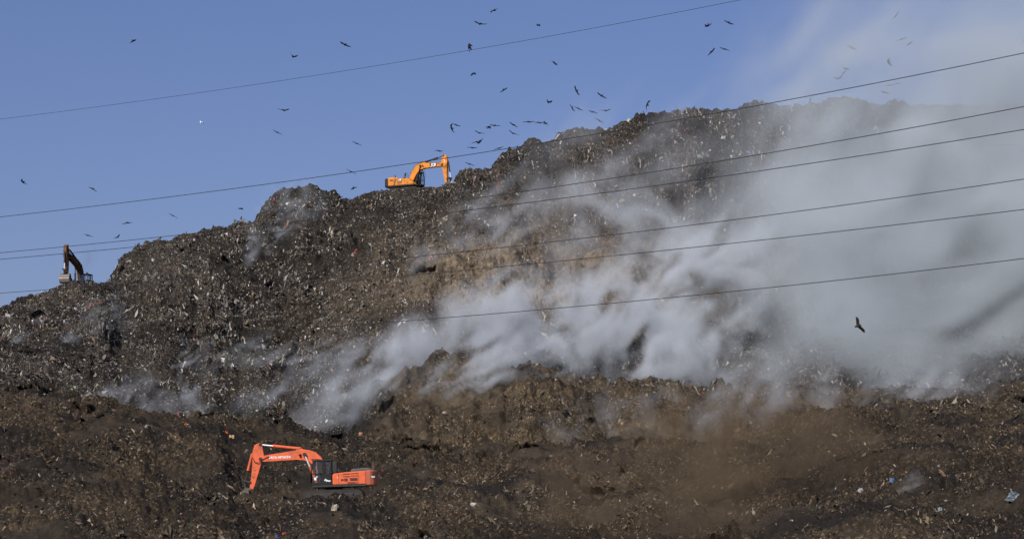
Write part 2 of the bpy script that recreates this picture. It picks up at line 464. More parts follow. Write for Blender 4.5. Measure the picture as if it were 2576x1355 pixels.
# ------------------------------------------------------------------ loose litter: beyond counting
def litter(name, count, weight, sizes, colours, strip, label, seed):
    rng = np.random.default_rng(seed)
    w = weight[:-1, :-1].ravel().astype(float); w = w / w.sum()
    cell = rng.choice(len(w), size=count, p=w)
    rr = cell // (nC - 1); cc = cell % (nC - 1)
    a = rng.random(count)[:, None]; b = rng.random(count)[:, None]
    pos = (P[rr, cc] * (1 - a) + P[rr + 1, cc] * a) * (1 - b) + (P[rr, cc + 1] * (1 - a) + P[rr + 1, cc + 1] * a) * b
    nr = NRM[rr, cc]
    # frame: t runs down the slope for strips, anywhere for scraps
    down = np.stack([np.zeros(count), np.zeros(count), -np.ones(count)], -1)
    down = down - nr * (down * nr).sum(-1, keepdims=True)
    down /= np.linalg.norm(down, axis=-1, keepdims=True) + 1e-6
    rnd = rng.normal(size=(count, 3)); 
    t = down * strip + rnd * (1.1 - strip) * 0.9
    t /= np.linalg.norm(t, axis=-1, keepdims=True)
    nn = nr * 0.8 + rng.normal(size=(count, 3)) * 0.55
    s = np.cross(nn, t); s /= np.linalg.norm(s, axis=-1, keepdims=True)
    nn = np.cross(t, s)
    lo, mid, hi, asp0, asp1 = sizes
    L = np.clip(np.exp(rng.normal(math.log(mid), 0.58, count)), lo, hi)[:, None]
    L = L * (0.60 + 0.28 * smooth(170, 250, pos[:, 1]))[:, None]
    W = L * rng.uniform(asp0, asp1, count)[:, None]
    kink = rng.uniform(-0.5, 0.9, count)[:, None]
    lift = (0.03 + 0.12 * rng.random(count)[:, None]) * np.minimum(L * 2, 1) + 0.02
    base = pos + nr * lift
    v = np.empty((count, 6, 3))
    j = lambda k: rng.normal(size=(count, 3)) * L * 0.10 * k
    v[:, 0] = base - t * L * 0.5 - s * W * 0.5 + j(1)
    v[:, 1] = base - t * L * 0.5 + s * W * 0.5 + j(1)
    v[:, 2] = base + nn * L * kink * 0.3 - s * W * 0.6 + j(1)
    v[:, 3] = base + nn * L * kink * 0.3 + s * W * 0.6 + j(1)
    v[:, 4] = base + t * L * 0.5 - s * W * 0.35 + j(1.4)
    v[:, 5] = base + t * L * 0.5 + s * W * 0.35 + j(1.4)
    f = np.array([[0, 1, 3, 2], [2, 3, 5, 4]])
    faces = (np.arange(count)[:, None, None] * 6 + f[None]).reshape(-1, 4)
    pal = np.array([c[:3] for c in colours]); pw = np.array([c[3] for c in colours]); pw = pw / pw.sum()
    pc = pal[rng.choice(len(pal), size=count, p=pw)] * rng.uniform(0.6, 1.3, count)[:, None]
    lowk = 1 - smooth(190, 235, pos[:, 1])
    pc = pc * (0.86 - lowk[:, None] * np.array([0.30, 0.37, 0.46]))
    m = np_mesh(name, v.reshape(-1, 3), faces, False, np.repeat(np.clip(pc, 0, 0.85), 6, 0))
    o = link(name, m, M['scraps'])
    tag(o, label, 'litter', kind='stuff')
    return o

cellw = np.abs(np.gradient(VYP, axis=0)) * np.gradient(VXP, axis=1)      # size in view
inview = ((np.abs(GX2 / GY2) < 0.30) & (GY2 < 345)).astype(float)
facing = np.clip(cellw, 0, 30) * VIS + 0.15 * np.clip(cellw, 0, 3)
clump = np.clip(0.42 + 3.4 * fbm(GX / 3.0 + 7, GY / 3.0, GZ / 3.0, 5, 0.6), 0.03, 3.2)
W1 = facing * inview * clump * (0.12 + 0.88 * litm) * (0.6 + 0.65 * depthk)
PAL_DULL = [(0.085, 0.075, 0.062, 30), (0.14, 0.125, 0.105, 26), (0.055, 0.05, 0.046, 20), (0.22, 0.20, 0.17, 16), (0.16, 0.12, 0.075, 12), (0.36, 0.34, 0.31, 7),
            (0.10, 0.06, 0.045, 6), (0.06, 0.075, 0.06, 3)]
PAL_PALE = [(0.36, 0.345, 0.32, 30), (0.60, 0.59, 0.56, 9), (0.27, 0.235, 0.19, 28), (0.23, 0.25, 0.28, 10), (0.42, 0.33, 0.16, 6), (0.24, 0.085, 0.07, 1.4),
            (0.13, 0.18, 0.30, 1.2), (0.16, 0.22, 0.15, 1.2), (0.26, 0.17, 0.15, 3)]
litter('scattered_litter', 150000, W1, (0.05, 0.115, 0.42, 0.25, 0.75), PAL_DULL, 0.35, 'countless dull scraps of rubbish trodden into the whole hillside', 3)
litter('pale_litter', 47000, W1, (0.04, 0.095, 0.40, 0.25, 0.75), PAL_PALE, 0.35, 'countless pale plastic scraps flecking the whole hillside', 4)
W2 = facing * inview * np.clip(fbm(GX / 5 + 3, GY / 5, GZ / 5, 3) * 3 + 0.25, 0.02, 2) * litm * (0.25 + 2.2 * SAW) * (0.35 + 0.65 * depthk)
litter('matted_rags', 2600, W1, (0.2, 0.38, 0.75, 0.25, 0.6), PAL_DULL[:3] + PAL_DULL[4:5] + PAL_DULL[6:], 0.7, 'countless larger dull rags and sheets matted into the slopes', 6)
litter('hanging_strips', 26000, W2, (0.15, 0.38, 1.15, 0.05, 0.15), PAL_DULL + [(0.36, 0.33, 0.28, 18), (0.5, 0.47, 0.42, 6), (0.3, 0.06, 0.05, 1.2)], 0.93,
       'countless rags and plastic strips hanging down the steep faces', 5)

# ------------------------------------------------------------------ smoke: voxel clouds
def smoke_mat(name, rgb, aniso=0.0, absorb=0.0):
    m = bpy.data.materials.new(name)
    m.use_nodes = True
    nt = m.node_tree
    nt.nodes.clear()
    out = N(nt, 'ShaderNodeOutputMaterial')
    pv = N(nt, 'ShaderNodeVolumePrincipled')
    pv.inputs['Color'].default_value = (*rgb, 1)
    pv.inputs['Density'].default_value = 1.0
    pv.inputs['Density Attribute'].default_value = 'density'
    pv.inputs['Anisotropy'].default_value = aniso
    nt.links.new(pv.outputs[0], out.inputs['Volume'])
    m.cycles.volume_step_rate = 1.0
    return m

def volume_object(name, dens, lo, hi, mat):
    """A voxel cloud: the density of every voxel is carried by the points of a mesh and turned into a volume grid."""
    nx, ny, nz = dens.shape
    me = bpy.data.meshes.new(name)
    me.vertices.add(nx * ny * nz)
    at = me.attributes.new('d', 'FLOAT', 'POINT')
    at.data.foreach_set('value', np.ascontiguousarray(dens.transpose(2, 1, 0), np.float32).ravel())
    o = link(name, me)
    ng = bpy.data.node_groups.new(name, 'GeometryNodeTree')
    ng.interface.new_socket('Geometry', in_out='INPUT', socket_type='NodeSocketGeometry')
    ng.interface.new_socket('Geometry', in_out='OUTPUT', socket_type='NodeSocketGeometry')
    gi = N(ng, 'NodeGroupInput'); go = N(ng, 'NodeGroupOutput')
    L = ng.links.new
    pos = N(ng, 'GeometryNodeInputPosition')
    sub = N(ng, 'ShaderNodeVectorMath', operation='SUBTRACT'); sub.inputs[1].default_value = lo
    L(pos.outputs[0], sub.inputs[0])
    mul = N(ng, 'ShaderNodeVectorMath', operation='MULTIPLY')
    mul.inputs[1].default_value = [(n - 1) / (h - l) for n, l, h in zip((nx, ny, nz), lo, hi)]
    L(sub.outputs[0], mul.inputs[0])
    ad = N(ng, 'ShaderNodeVectorMath', operation='ADD'); ad.inputs[1].default_value = (0.5, 0.5, 0.5)
    L(mul.outputs[0], ad.inputs[0])
    fl = N(ng, 'ShaderNodeVectorMath', operation='FLOOR')
    L(ad.outputs[0], fl.inputs[0])
    dt = N(ng, 'ShaderNodeVectorMath', operation='DOT_PRODUCT'); dt.inputs[1].default_value = (1, nx, nx * ny)
    L(fl.outputs[0], dt.inputs[0])
    na = N(ng, 'GeometryNodeInputNamedAttribute', data_type='FLOAT'); na.inputs['Name'].default_value = 'd'
    si = N(ng, 'GeometryNodeSampleIndex', data_type='FLOAT', domain='POINT')
    L(gi.outputs[0], si.inputs['Geometry']); L(na.outputs['Attribute'], si.inputs['Value']); L(dt.outputs['Value'], si.inputs['Index'])
    vc = N(ng, 'GeometryNodeVolumeCube')
    L(si.outputs[0], vc.inputs['Density'])
    vc.inputs['Background'].default_value = 0.0
    vc.inputs['Min'].default_value = lo; vc.inputs['Max'].default_value = hi
    vc.inputs['Resolution X'].default_value = nx; vc.inputs['Resolution Y'].default_value = ny; vc.inputs['Resolution Z'].default_value = nz
    sm = N(ng, 'GeometryNodeSetMaterial'); sm.inputs['Material'].default_value = mat
    L(vc.outputs[0], sm.inputs['Geometry']); L(sm.outputs[0], go.inputs[0])
    md = o.modifiers.new('cloud', 'NODES'); md.node_group = ng
    me.materials.append(mat)
    return o

def path(pts, spacing=0.45):
    """pts: (vx, vy, Y, radius m, strength) -> closely spaced puffs."""
    out = []
    for a, b in zip(pts[:-1], pts[1:]):
        A = world_at(*a[:3]); B = world_at(*b[:3])
        n = max(1, int((B - A).length / (spacing * 0.5 * (a[3] + b[3]))))
        for i in range(n):
            t = i / n
            p = A.lerp(B, t)
            out.append((p, a[3] + (b[3] - a[3]) * t, a[4] + (b[4] - a[4]) * t))
    out.append((world_at(*pts[-1][:3]), pts[-1][3], pts[-1][4]))
    return out

def smoke(name, label, puffs, vox, mat, scale, dens, erode=0.5, seed=0.0, warp=1.7, shear=(0.5, 0.0), stretch=1.0, flat=(1, 1, 1), drift=0.0):
    """Puffs blended into one envelope, then torn by noise that leans with the wind."""
    ps = np.array([list(p[0]) for p in puffs]); rs = np.array([p[1] for p in puffs]); am = np.array([p[2] for p in puffs])
    fl = np.array(flat)
    lo = (ps - 1.9 * rs[:, None] * fl).min(0); hi = (ps + 1.9 * rs[:, None] * fl).max(0)
    vox = np.array([vox, vox * 1.8, vox])          # the view along the depth needs fewer voxels
    n = np.maximum(4, np.ceil((hi - lo) / vox).astype(int) + 1)
    hi = lo + (n - 1) * vox
    ax = [np.linspace(l, h, k).astype(np.float32) for l, h, k in zip(lo, hi, n)]
    env = np.zeros(n, np.float32)
    for p, r, a in zip(ps, rs, am):
        r3 = r * fl
        i0 = np.maximum(0, np.floor((p - 1.9 * r3 - lo) / vox).astype(int)); i1 = np.minimum(n, np.ceil((p + 1.9 * r3 - lo) / vox).astype(int) + 1)
        gx = ((ax[0][i0[0]:i1[0]] - p[0]) / r3[0]) ** 2
        gy = ((ax[1][i0[1]:i1[1]] - p[1]) / r3[1]) ** 2
        gz = ((ax[2][i0[2]:i1[2]] - p[2]) / r3[2]) ** 2
        q = gx[:, None, None] + gy[None, :, None] + gz[None, None, :]
        g = a * np.clip(1 - q / 3.6, 0, 1) ** 2
        sl = (slice(i0[0], i1[0]), slice(i0[1], i1[1]), slice(i0[2], i1[2]))
        env[sl] = np.maximum(env[sl], g) * 0.75 + (1 - (1 - env[sl]) * (1 - np.minimum(g, 1))) * 0.25
    X, Yv, Z = np.meshgrid(*ax, indexing='ij')
    # noise space: sheared so that streaks lean to the right as they rise
    sx = (X - shear[0] * Z) / scale; sy = (Yv - shear[1] * Z) / scale * 0.38; sz = Z / (scale * stretch)
    w1 = fbm(sx * 0.7 + seed, sy * 0.7, sz * 0.7, 2); w2 = fbm(sx * 0.7 - seed, sy * 0.7 + 31, sz * 0.7, 2)
    nz_ = fbm(sx + warp * w1 + seed * 3.1, sy + warp * w2, sz - warp * w1 + 4.2, 5, 0.55)
    d = env * np.clip(0.45 + 4.2 * erode * nz_ - 0.42 * (1 - env), 0.0, 2.8) * dens
    d[[0, -1]] = 0; d[:, [0, -1]] = 0; d[:, :, [0, -1]] = 0
    d[d < dens * 0.012] = 0
    o = volume_object(name, d, tuple(float(v) for v in lo), tuple(float(v) for v in hi), mat)
    tag(o, label, 'smoke', 'smoke rising from the burning hill', 'stuff')
    return o

S_WHITE = smoke_mat('smoke_white', (0.885, 0.94, 0.985))
S_GREY = smoke_mat('smoke_grey', (0.80, 0.875, 0.915))
S_DUST = smoke_mat('dust_brown', (0.27, 0.20, 0.125))
S_DARK = smoke_mat('exhaust_dark', (0.35, 0.35, 0.36))

def scatter(boxes, seed):
    """Loose puffs filling a region: (vx0, vx1, vy0, vy1, Y0, Y1, r0, r1, strength, count)."""
    rng = random.Random(seed); out = []
    for x0, x1, y0, y1, a0, a1, r0, r1, s, n in boxes:
        for _ in range(n):
            out.append((world_at(rng.uniform(x0, x1), rng.uniform(y0, y1), rng.uniform(a0, a1)), rng.uniform(r0, r1), s * rng.uniform(0.6, 1.1)))
    return out

# the great bank of smoke on the right
big = scatter([
    (1830, 2150, 540, 760, 240, 262, 5, 8, 0.75, 20),
    (2080, 2850, 560, 900, 236, 268, 8, 11, 1.0, 46),
    (2400, 2900, 200, 560, 252, 290, 10, 13, 0.7, 22),
    (1700, 2050, 850, 930, 226, 240, 3, 5, 0.7, 14),
    (2000, 2700, 860, 960, 222, 236, 4, 6, 0.6, 18),
    (2150, 2900, 260, 600, 250, 290, 9, 13, 0.75, 36),
], 5)
smoke('smoke_bank', 'great grey bank of smoke hiding the right end of the hill', big, 1.0, S_GREY, 12.0, 0.115, erode=0.36, seed=2.0, shear=(0.6, 0.1), flat=(1, 0.75, 1))
upper = scatter([(2120, 2500, 150, 480, 262, 300, 11, 15, 0.55, 26), (2300, 3000, 200, 520, 256, 296, 13, 17, 0.95, 40), (2330, 3000, -160, 220, 262, 300, 14, 18, 0.75, 44), (2150, 2330, -120, 160, 270, 300, 9, 13, 0.4, 12)], 15)
smoke('smoke_veil', 'thin grey smoke rising into the upper right sky', upper, 1.6, S_GREY, 30.0, 0.0165, erode=0.10, seed=33.0, shear=(0.0, 0.0))
veil = scatter([(1450, 2050, 400, 700, 264, 286, 5, 8, 0.5, 26)], 8)
smoke('smoke_veil', 'thin blue smoke veil drifting over the upper right slope', veil, 1.0, S_WHITE, 9.0, 0.050, erode=0.75, seed=9.0, shear=(0.8, 0.1))
# plume in the middle, blown up and to the right out of the hollow
mid = path([(880, 1082, 205, 0.7, 0.8), (850, 1030, 206, 1.2, 0.8), (885, 965, 209, 1.9, 0.95), (985, 908, 213, 2.3, 1.0), (1100, 872, 219, 2.8, 1.0), (1210, 836, 223, 3.2, 1.0), (1290, 800, 227, 3.4, 0.9),
            (1420, 810, 231, 3.4, 0.8), (1560, 790, 236, 3.8, 0.7), (1720, 740, 242, 4.6, 0.8), (1850, 690, 246, 5.4, 0.8)])
mid += path([(1230, 890, 217, 1.6, 0.6), (1400, 880, 222, 2.4, 0.75), (1600, 900, 226, 3.0, 0.8), (1850, 915, 229, 3.6, 0.7)])
smoke('smoke_plume', 'bright white smoke plume rolling up from the hollow in mid picture', mid, 0.36, S_WHITE, 5.0, 0.30, erode=0.66, seed=5.0, shear=(0.55, 0.2))
col = path([(1740, 710, 246, 2.2, 0.9), (1660, 625, 250, 2.8, 0.9), (1590, 560, 254, 3.8, 0.8), (1480, 530, 258, 4.6, 0.55)])
smoke('smoke_column', 'pale blue smoke column leaning left beside the tan bare patch', col, 0.6, S_WHITE, 5.0, 0.17, erode=0.6, seed=12.0, shear=(-0.6, 0.1))
WISPS = [
    ('thin smoke wisp curling up the left edge of the tan bare patch', [(1035, 695, 258, 0.5, 0.9), (1045, 650, 259, 0.9, 0.9), (1090, 612, 261, 1.6, 0.8), (1170, 572, 263, 2.5, 0.6), (1300, 530, 266, 4.0, 0.4)], 0.16, (1.2, 0)),
    ('smoke wisp rising over the round knoll left of the yellow excavator', [(624, 658, 268, 0.5, 1.0), (640, 612, 269, 0.8, 0.9), (672, 560, 271, 1.4, 0.7), (705, 520, 272, 2.0, 0.4), (770, 505, 273, 2.2, 0.25)], 0.20, (0.8, 0)),
    ('short smoke wisp just right of the knoll wisp', [(672, 634, 268, 0.35, 1.0), (690, 596, 269, 0.7, 0.8), (722, 560, 270, 1.2, 0.4)], 0.22, (0.8, 0)),
    ('small white smoke wisp below the excavator on the left skyline', [(165, 868, 241, 0.35, 1.0), (178, 842, 242, 0.75, 1.0), (215, 815, 243, 1.2, 0.5), (290, 785, 246, 1.8, 0.25)], 0.22, (1.0, 0)),
    ('small smoke wisp at the far left edge of the hill', [(30, 864, 241, 0.35, 1.0), (45, 838, 242, 0.7, 0.8), (75, 810, 243, 1.2, 0.4)], 0.20, (1.0, 0)),
    ('bluish smoke filling the hollow left of the white plume', [(560, 1066, 199, 0.6, 0.8), (640, 1035, 201, 1.5, 0.8), (730, 1010, 203, 2.4, 0.7), (840, 985, 206, 3.0, 0.6), (960, 950, 210, 3.0, 0.5)], 0.115, (1.0, 0)),
    ('upright smoke wisp at the left end of the hollow', [(488, 1052, 199, 0.5, 0.9), (482, 1005, 200, 0.9, 0.9), (497, 962, 202, 1.3, 0.5)], 0.16, (0.2, 0)),
    ('low flat smoke creeping behind the brown crest on the left', [(225, 1002, 203, 0.6, 0.7), (300, 1000, 204, 1.2, 0.7), (370, 1000, 204, 1.6, 0.8), (430, 1022, 203, 1.0, 0.6)], 0.13, (0.8, 0)),
    ('tiny smoke wisp in the middle of the left slope', [(438, 938, 226, 0.3, 1.0), (452, 908, 227, 0.7, 0.9), (492, 880, 229, 1.3, 0.5)], 0.2, (1.0, 0)),
    ('faint flat smoke above the small dark mounds', [(540, 918, 225, 0.4, 0.9), (600, 892, 227, 1.0, 0.7), (700, 880, 229, 1.6, 0.4)], 0.15, (1.5, 0)),
    ('faint smoke streak left of the white plume', [(725, 918, 222, 0.4, 0.9), (790, 888, 224, 0.9, 0.8), (880, 876, 227, 1.6, 0.4)], 0.15, (1.5, 0)),
    ('white smoke streak rising off the crest of the middle mound', [(1058, 990, 204, 0.4, 1.0), (1090, 952, 206, 0.8, 1.0), (1150, 925, 208, 1.2, 0.8), (1260, 900, 211, 2.0, 0.5)], 0.2, (1.4, 0)),
    ('long white smoke streak right of the middle mound crest', [(1118, 992, 203, 0.4, 1.0), (1180, 950, 206, 0.9, 1.0), (1260, 915, 209, 1.5, 0.9), (1400, 880, 213, 2.4, 0.5)], 0.2, (1.6, 0)),
    ('short smoke puff on the face of the middle mound', [(1190, 990, 203, 0.3, 1.0), (1210, 965, 204, 0.7, 0.7), (1250, 940, 206, 1.1, 0.4)], 0.2, (1.4, 0)),
    ('thin smoke haze over the right of the middle mound', [(1350, 1090, 190, 0.8, 0.5), (1480, 1060, 193, 1.8, 0.5), (1640, 1040, 196, 2.2, 0.5), (1720, 1030, 198, 2.2, 0.4)], 0.06, (0.6, 0)),
    ('grey smoke climbing above the brown dust cloud', [(1750, 1075, 187, 0.8, 0.5), (1790, 1025, 191, 1.5, 0.6), (1880, 990, 197, 2.2, 0.6), (1990, 975, 204, 2.5, 0.6)], 0.075, (0.8, 0)),
    ('low grey smoke lying behind the right hand crest', [(1900, 1005, 203, 1.6, 0.8), (2060, 1010, 204, 2.0, 0.8), (2200, 1000, 208, 2.2, 0.8), (2420, 985, 212, 2.4, 0.6)], 0.10, (0.8, 0)),
    ('tiny smoke wisp low on the right foreground slope', [(2262, 1280, 143, 0.2, 1.0), (2270, 1248, 144, 0.5, 0.8), (2305, 1224, 145, 0.8, 0.4)], 0.25, (0.8, 0)),
    ('tiny white smoke puff near the lower right edge', [(2548, 1218, 146, 0.15, 1.0), (2552, 1198, 147, 0.4, 0.7)], 0.4, (0.3, 0)),
    ('faint smoke thread above the two small flames', [(476, 1068, 186, 0.15, 1.0), (492, 1045, 187, 0.4, 0.6), (520, 1030, 189, 0.7, 0.3)], 0.25, (0.8, 0)),
]
for wi, (lab, pts, dn, sh) in enumerate(WISPS):
    rmax = max(p[3] for p in pts)
    smoke('smoke_wisp', lab, path(pts), max(0.12, rmax * 0.11), S_WHITE, max(0.8, rmax * 1.2), dn * 1.3, erode=0.6, seed=20.0 + 3 * wi, shear=sh)
dust = scatter([(1720, 2120, 1110, 1240, 150, 158, 2.2, 3.2, 0.8, 32), (1800, 2160, 1040, 1120, 160, 172, 2.2, 3.2, 0.5, 14), (1400, 1900, 1250, 1400, 136, 145, 2.2, 3.2, 0.6, 28), (1380, 1600, 1160, 1240, 156, 164, 1.6, 2.6, 0.5, 10)], 12)
tag(smoke('dust_cloud', 'brown dust cloud billowing over the foreground slope', dust, 0.45, S_DUST, 5.0, 0.15, erode=0.3, seed=61.0, shear=(0.2, 0)), cat='dust')
tail = scatter([(930, 1060, 1195, 1236, 160.5, 162, 0.5, 1.0, 0.6, 8)], 13)
tag(smoke('dust_cloud', 'faint dust behind the tail of the orange red excavator', tail, 0.2, S_DUST, 1.5, 0.22, erode=0.6, seed=71.0), cat='dust')
exh = path([(212, 702, 267, 0.25, 1.0), (218, 672, 267, 0.5, 0.8), (234, 630, 268, 0.9, 0.35)])
tag(smoke('exhaust_smoke', 'faint dark exhaust above the excavator cab on the left skyline', exh, 0.12, S_DARK, 0.9, 0.28, erode=0.6, seed=81.0), cat='exhaust')

# ------------------------------------------------------------------ mesh building kit
class MB:
    def __init__(self):
        self.bm = bmesh.new()
    def box(self, c, s, rot=None, bevel=0.0):
        r = bmesh.ops.create_cube(self.bm, size=1.0)
        vs = r['verts']
        bmesh.ops.scale(self.bm, vec=s, verts=vs)
        if bevel > 0:
            es = list({e for v in vs for e in v.link_edges})
            rb = bmesh.ops.bevel(self.bm, geom=es, offset=bevel, segments=2, affect='EDGES', profile=0.5)
            vs = list({v for f in rb['faces'] for v in f.verts} | {v for v in vs if v.is_valid})
        if rot is not None:
            bmesh.ops.rotate(self.bm, cent=(0, 0, 0), matrix=rot, verts=vs)
        bmesh.ops.translate(self.bm, vec=c, verts=vs)
        return self
    def prism(self, pts, y0, y1, bevel=0.0):
        """Outline in the x-z plane given thickness from y0 to y1."""
        a = [self.bm.verts.new((x, y0, z)) for x, z in pts]
        b = [self.bm.verts.new((x, y1, z)) for x, z in pts]
        n = len(pts)
        fs = [self.bm.faces.new(a), self.bm.faces.new(b[::-1])]
        for i in range(n):
            fs.append(self.bm.faces.new((a[i], b[i], b[(i + 1) % n], a[(i + 1) % n])))
        bmesh.ops.recalc_face_normals(self.bm, faces=fs)
        if bevel > 0:
            es = list({e for f in fs[:2] for e in f.edges})
            bmesh.ops.bevel(self.bm, geom=es, offset=bevel, segments=2, affect='EDGES', profile=0.5)
        return self
    def slab(self, pts, z0, z1, bevel=0.0):
        """Outline in the x-y plane given height from z0 to z1."""
        a = [self.bm.verts.new((x, y, z0)) for x, y in pts]
        b = [self.bm.verts.new((x, y, z1)) for x, y in pts]
        n = len(pts)
        fs = [self.bm.faces.new(a), self.bm.faces.new(b[::-1])]
        for i in range(n):
            fs.append(self.bm.faces.new((a[i], b[i], b[(i + 1) % n], a[(i + 1) % n])))
        bmesh.ops.recalc_face_normals(self.bm, faces=fs)
        if bevel > 0:
            es = list({e for f in fs[:2] for e in f.edges})
            bmesh.ops.bevel(self.bm, geom=es, offset=bevel, segments=2, affect='EDGES', profile=0.5)
        return self
    def tube(self, p0, p1, r, n=12, r2=None):
        p0 = Vector(p0); p1 = Vector(p1); d = p1 - p0
        m = Matrix.Translation((p0 + p1) / 2) @ d.to_track_quat('Z', 'Y').to_matrix().to_4x4()
        bmesh.ops.create_cone(self.bm, cap_ends=True, segments=n, radius1=r, radius2=r if r2 is None else r2, depth=d.length, matrix=m)
        return self
    def pipe(self, pts, r, n=8):
        for a, b in zip(pts[:-1], pts[1:]):
            self.tube(a, b, r, n)
        return self
    def ball(self, c, r, sub=2):
        bmesh.ops.create_icosphere(self.bm, subdivisions=sub, radius=r, matrix=Matrix.Translation(c))
        return self
    def build(self, name, mat, parent=None, smooth_shade=False):
        me = bpy.data.meshes.new(name)
        self.bm.to_mesh(me); self.bm.free()
        if smooth_shade:
            me.polygons.foreach_set('use_smooth', np.ones(len(me.polygons), bool))
        return link(name, me, mat, parent)

def text(name, body, size, mat, parent, loc, side, bold=0.0, shear=0.0, tilt=0.0, sx=1.0):
    c = bpy.data.curves.new(name, 'FONT')
    c.body = body; c.size = size; c.resolution_u = 2; c.extrude = 0.004; c.offset = bold; c.shear = shear
    c.align_x = 'CENTER'; c.align_y = 'CENTER'
    tmp = bpy.data.objects.new(name, c)
    me = bpy.data.meshes.new_from_object(tmp)
    bpy.data.objects.remove(tmp); bpy.data.curves.remove(c)
    o = link(name, me, None, parent)
    me.materials.clear(); me.materials.append(mat)
    o.location = loc
    # left side of the machine (+y) reads towards -x; right side (-y) reads towards +x
    base = Matrix.Rotation(R(180), 4, 'Z') @ Matrix.Rotation(R(90), 4, 'X') if side == 'left' else Matrix.Rotation(R(90), 4, 'X')
    o.rotation_euler = (Matrix.Rotation(tilt, 4, 'Y') @ base).to_euler()
    o.scale = (sx, 1, 1)
    return o

M['steel'] = mat_plain('dark_steel', (0.035, 0.034, 0.033), 0.6, 0.3, 0.7, (0.07, 0.055, 0.04))
M['track'] = mat_plain('track_steel', (0.03, 0.027, 0.024), 0.75, 0.2, 0.8, (0.06, 0.046, 0.034))
M['chrome'] = mat_plain('chrome_rod', (0.8, 0.8, 0.8), 0.4, 0.35, 0.1)
M['rubber'] = mat_plain('black_hose', (0.014, 0.014, 0.014), 0.6, 0, 0.3)
M['white_letter'] = mat_plain('white_lettering', (0.80, 0.80, 0.78), 0.6, 0, 0.12, (0.3, 0.25, 0.2))
M['worn'] = mat_plain('worn_steel', (0.32, 0.30, 0.28), 0.45, 0.5, 0.8, (0.07, 0.055, 0.04), 3)
M['bucket'] = mat_plain('muddy_bucket', (0.12, 0.10, 0.08), 0.7, 0.1, 0.9, (0.06, 0.046, 0.034), 2.5)
M['seat'] = mat_plain('seat_cloth', (0.03, 0.03, 0.035), 0.9, 0, 0.2)
def mat_glass():
    m, nt, b = new_mat('cab_glass')
    out = nt.nodes['Material Output']
    tr = N(nt, 'ShaderNodeBsdfTransparent'); tr.inputs[0].default_value = (0.90, 0.92, 0.92, 1)
    gl = N(nt, 'ShaderNodeBsdfGlossy'); gl.inputs['Roughness'].default_value = 0.12; gl.inputs['Color'].default_value = (0.7, 0.75, 0.8, 1)
    mx = N(nt, 'ShaderNodeMixShader'); mx.inputs[0].default_value = 0.045
    nt.links.new(tr.outputs[0], mx.inputs[1]); nt.links.new(gl.outputs[0], mx.inputs[2]); nt.links.new(mx.outputs[0], out.inputs['Surface'])
    return m
M['glass'] = mat_glass()

def rot2(p, a, c=(0, 0)):
    x, z = p[0] - c[0], p[1] - c[1]
    return (c[0] + x * math.cos(a) - z * math.sin(a), c[1] + x * math.sin(a) + z * math.cos(a))

FOOT = (0.10, 1.40)
BOOM = [(-0.2, 0.1), (-0.08, 0.35), (0.20, 0.88), (0.50, 1.43), (0.79, 1.87), (1.12, 2.16), (1.52, 2.31), (1.9, 2.37), (2.29, 2.36), (3.43, 2.19), (4.52, 2.05), (4.93, 1.98), (5.06, 1.86),
        (5.06, 1.70), (4.93, 1.60), (4.62, 1.58), (3.48, 1.63), (2.43, 1.66), (1.95, 1.61), (1.62, 1.52), (1.29, 1.24), (0.95, 0.80), (0.55, 0.22), (0.25, -0.15), (0.0, -0.24), (-0.17, -0.12)]
TIP = (4.97, 1.78)
ARM = [(0.10, 1.13), (-0.09, 1.11), (-0.14, 0.83), (-0.23, 0.29), (-0.09, -0.14), (0.07, -0.64), (0.45, -1.79), (0.60, -2.16), (0.72, -2.18), (0.82, -2.02), (0.80, -1.83),
       (0.71, -1.26), (0.64, -0.79), (0.58, -0.07), (0.57, 0.48), (0.40, 1.0)]
BUCKET_BACK = [(0.86, -2.12), (1.0, -2.02), (1.21, -2.10), (1.40, -2.32), (1.51, -2.56), (1.52, -2.80), (1.44, -3.0), (1.34, -3.12)]

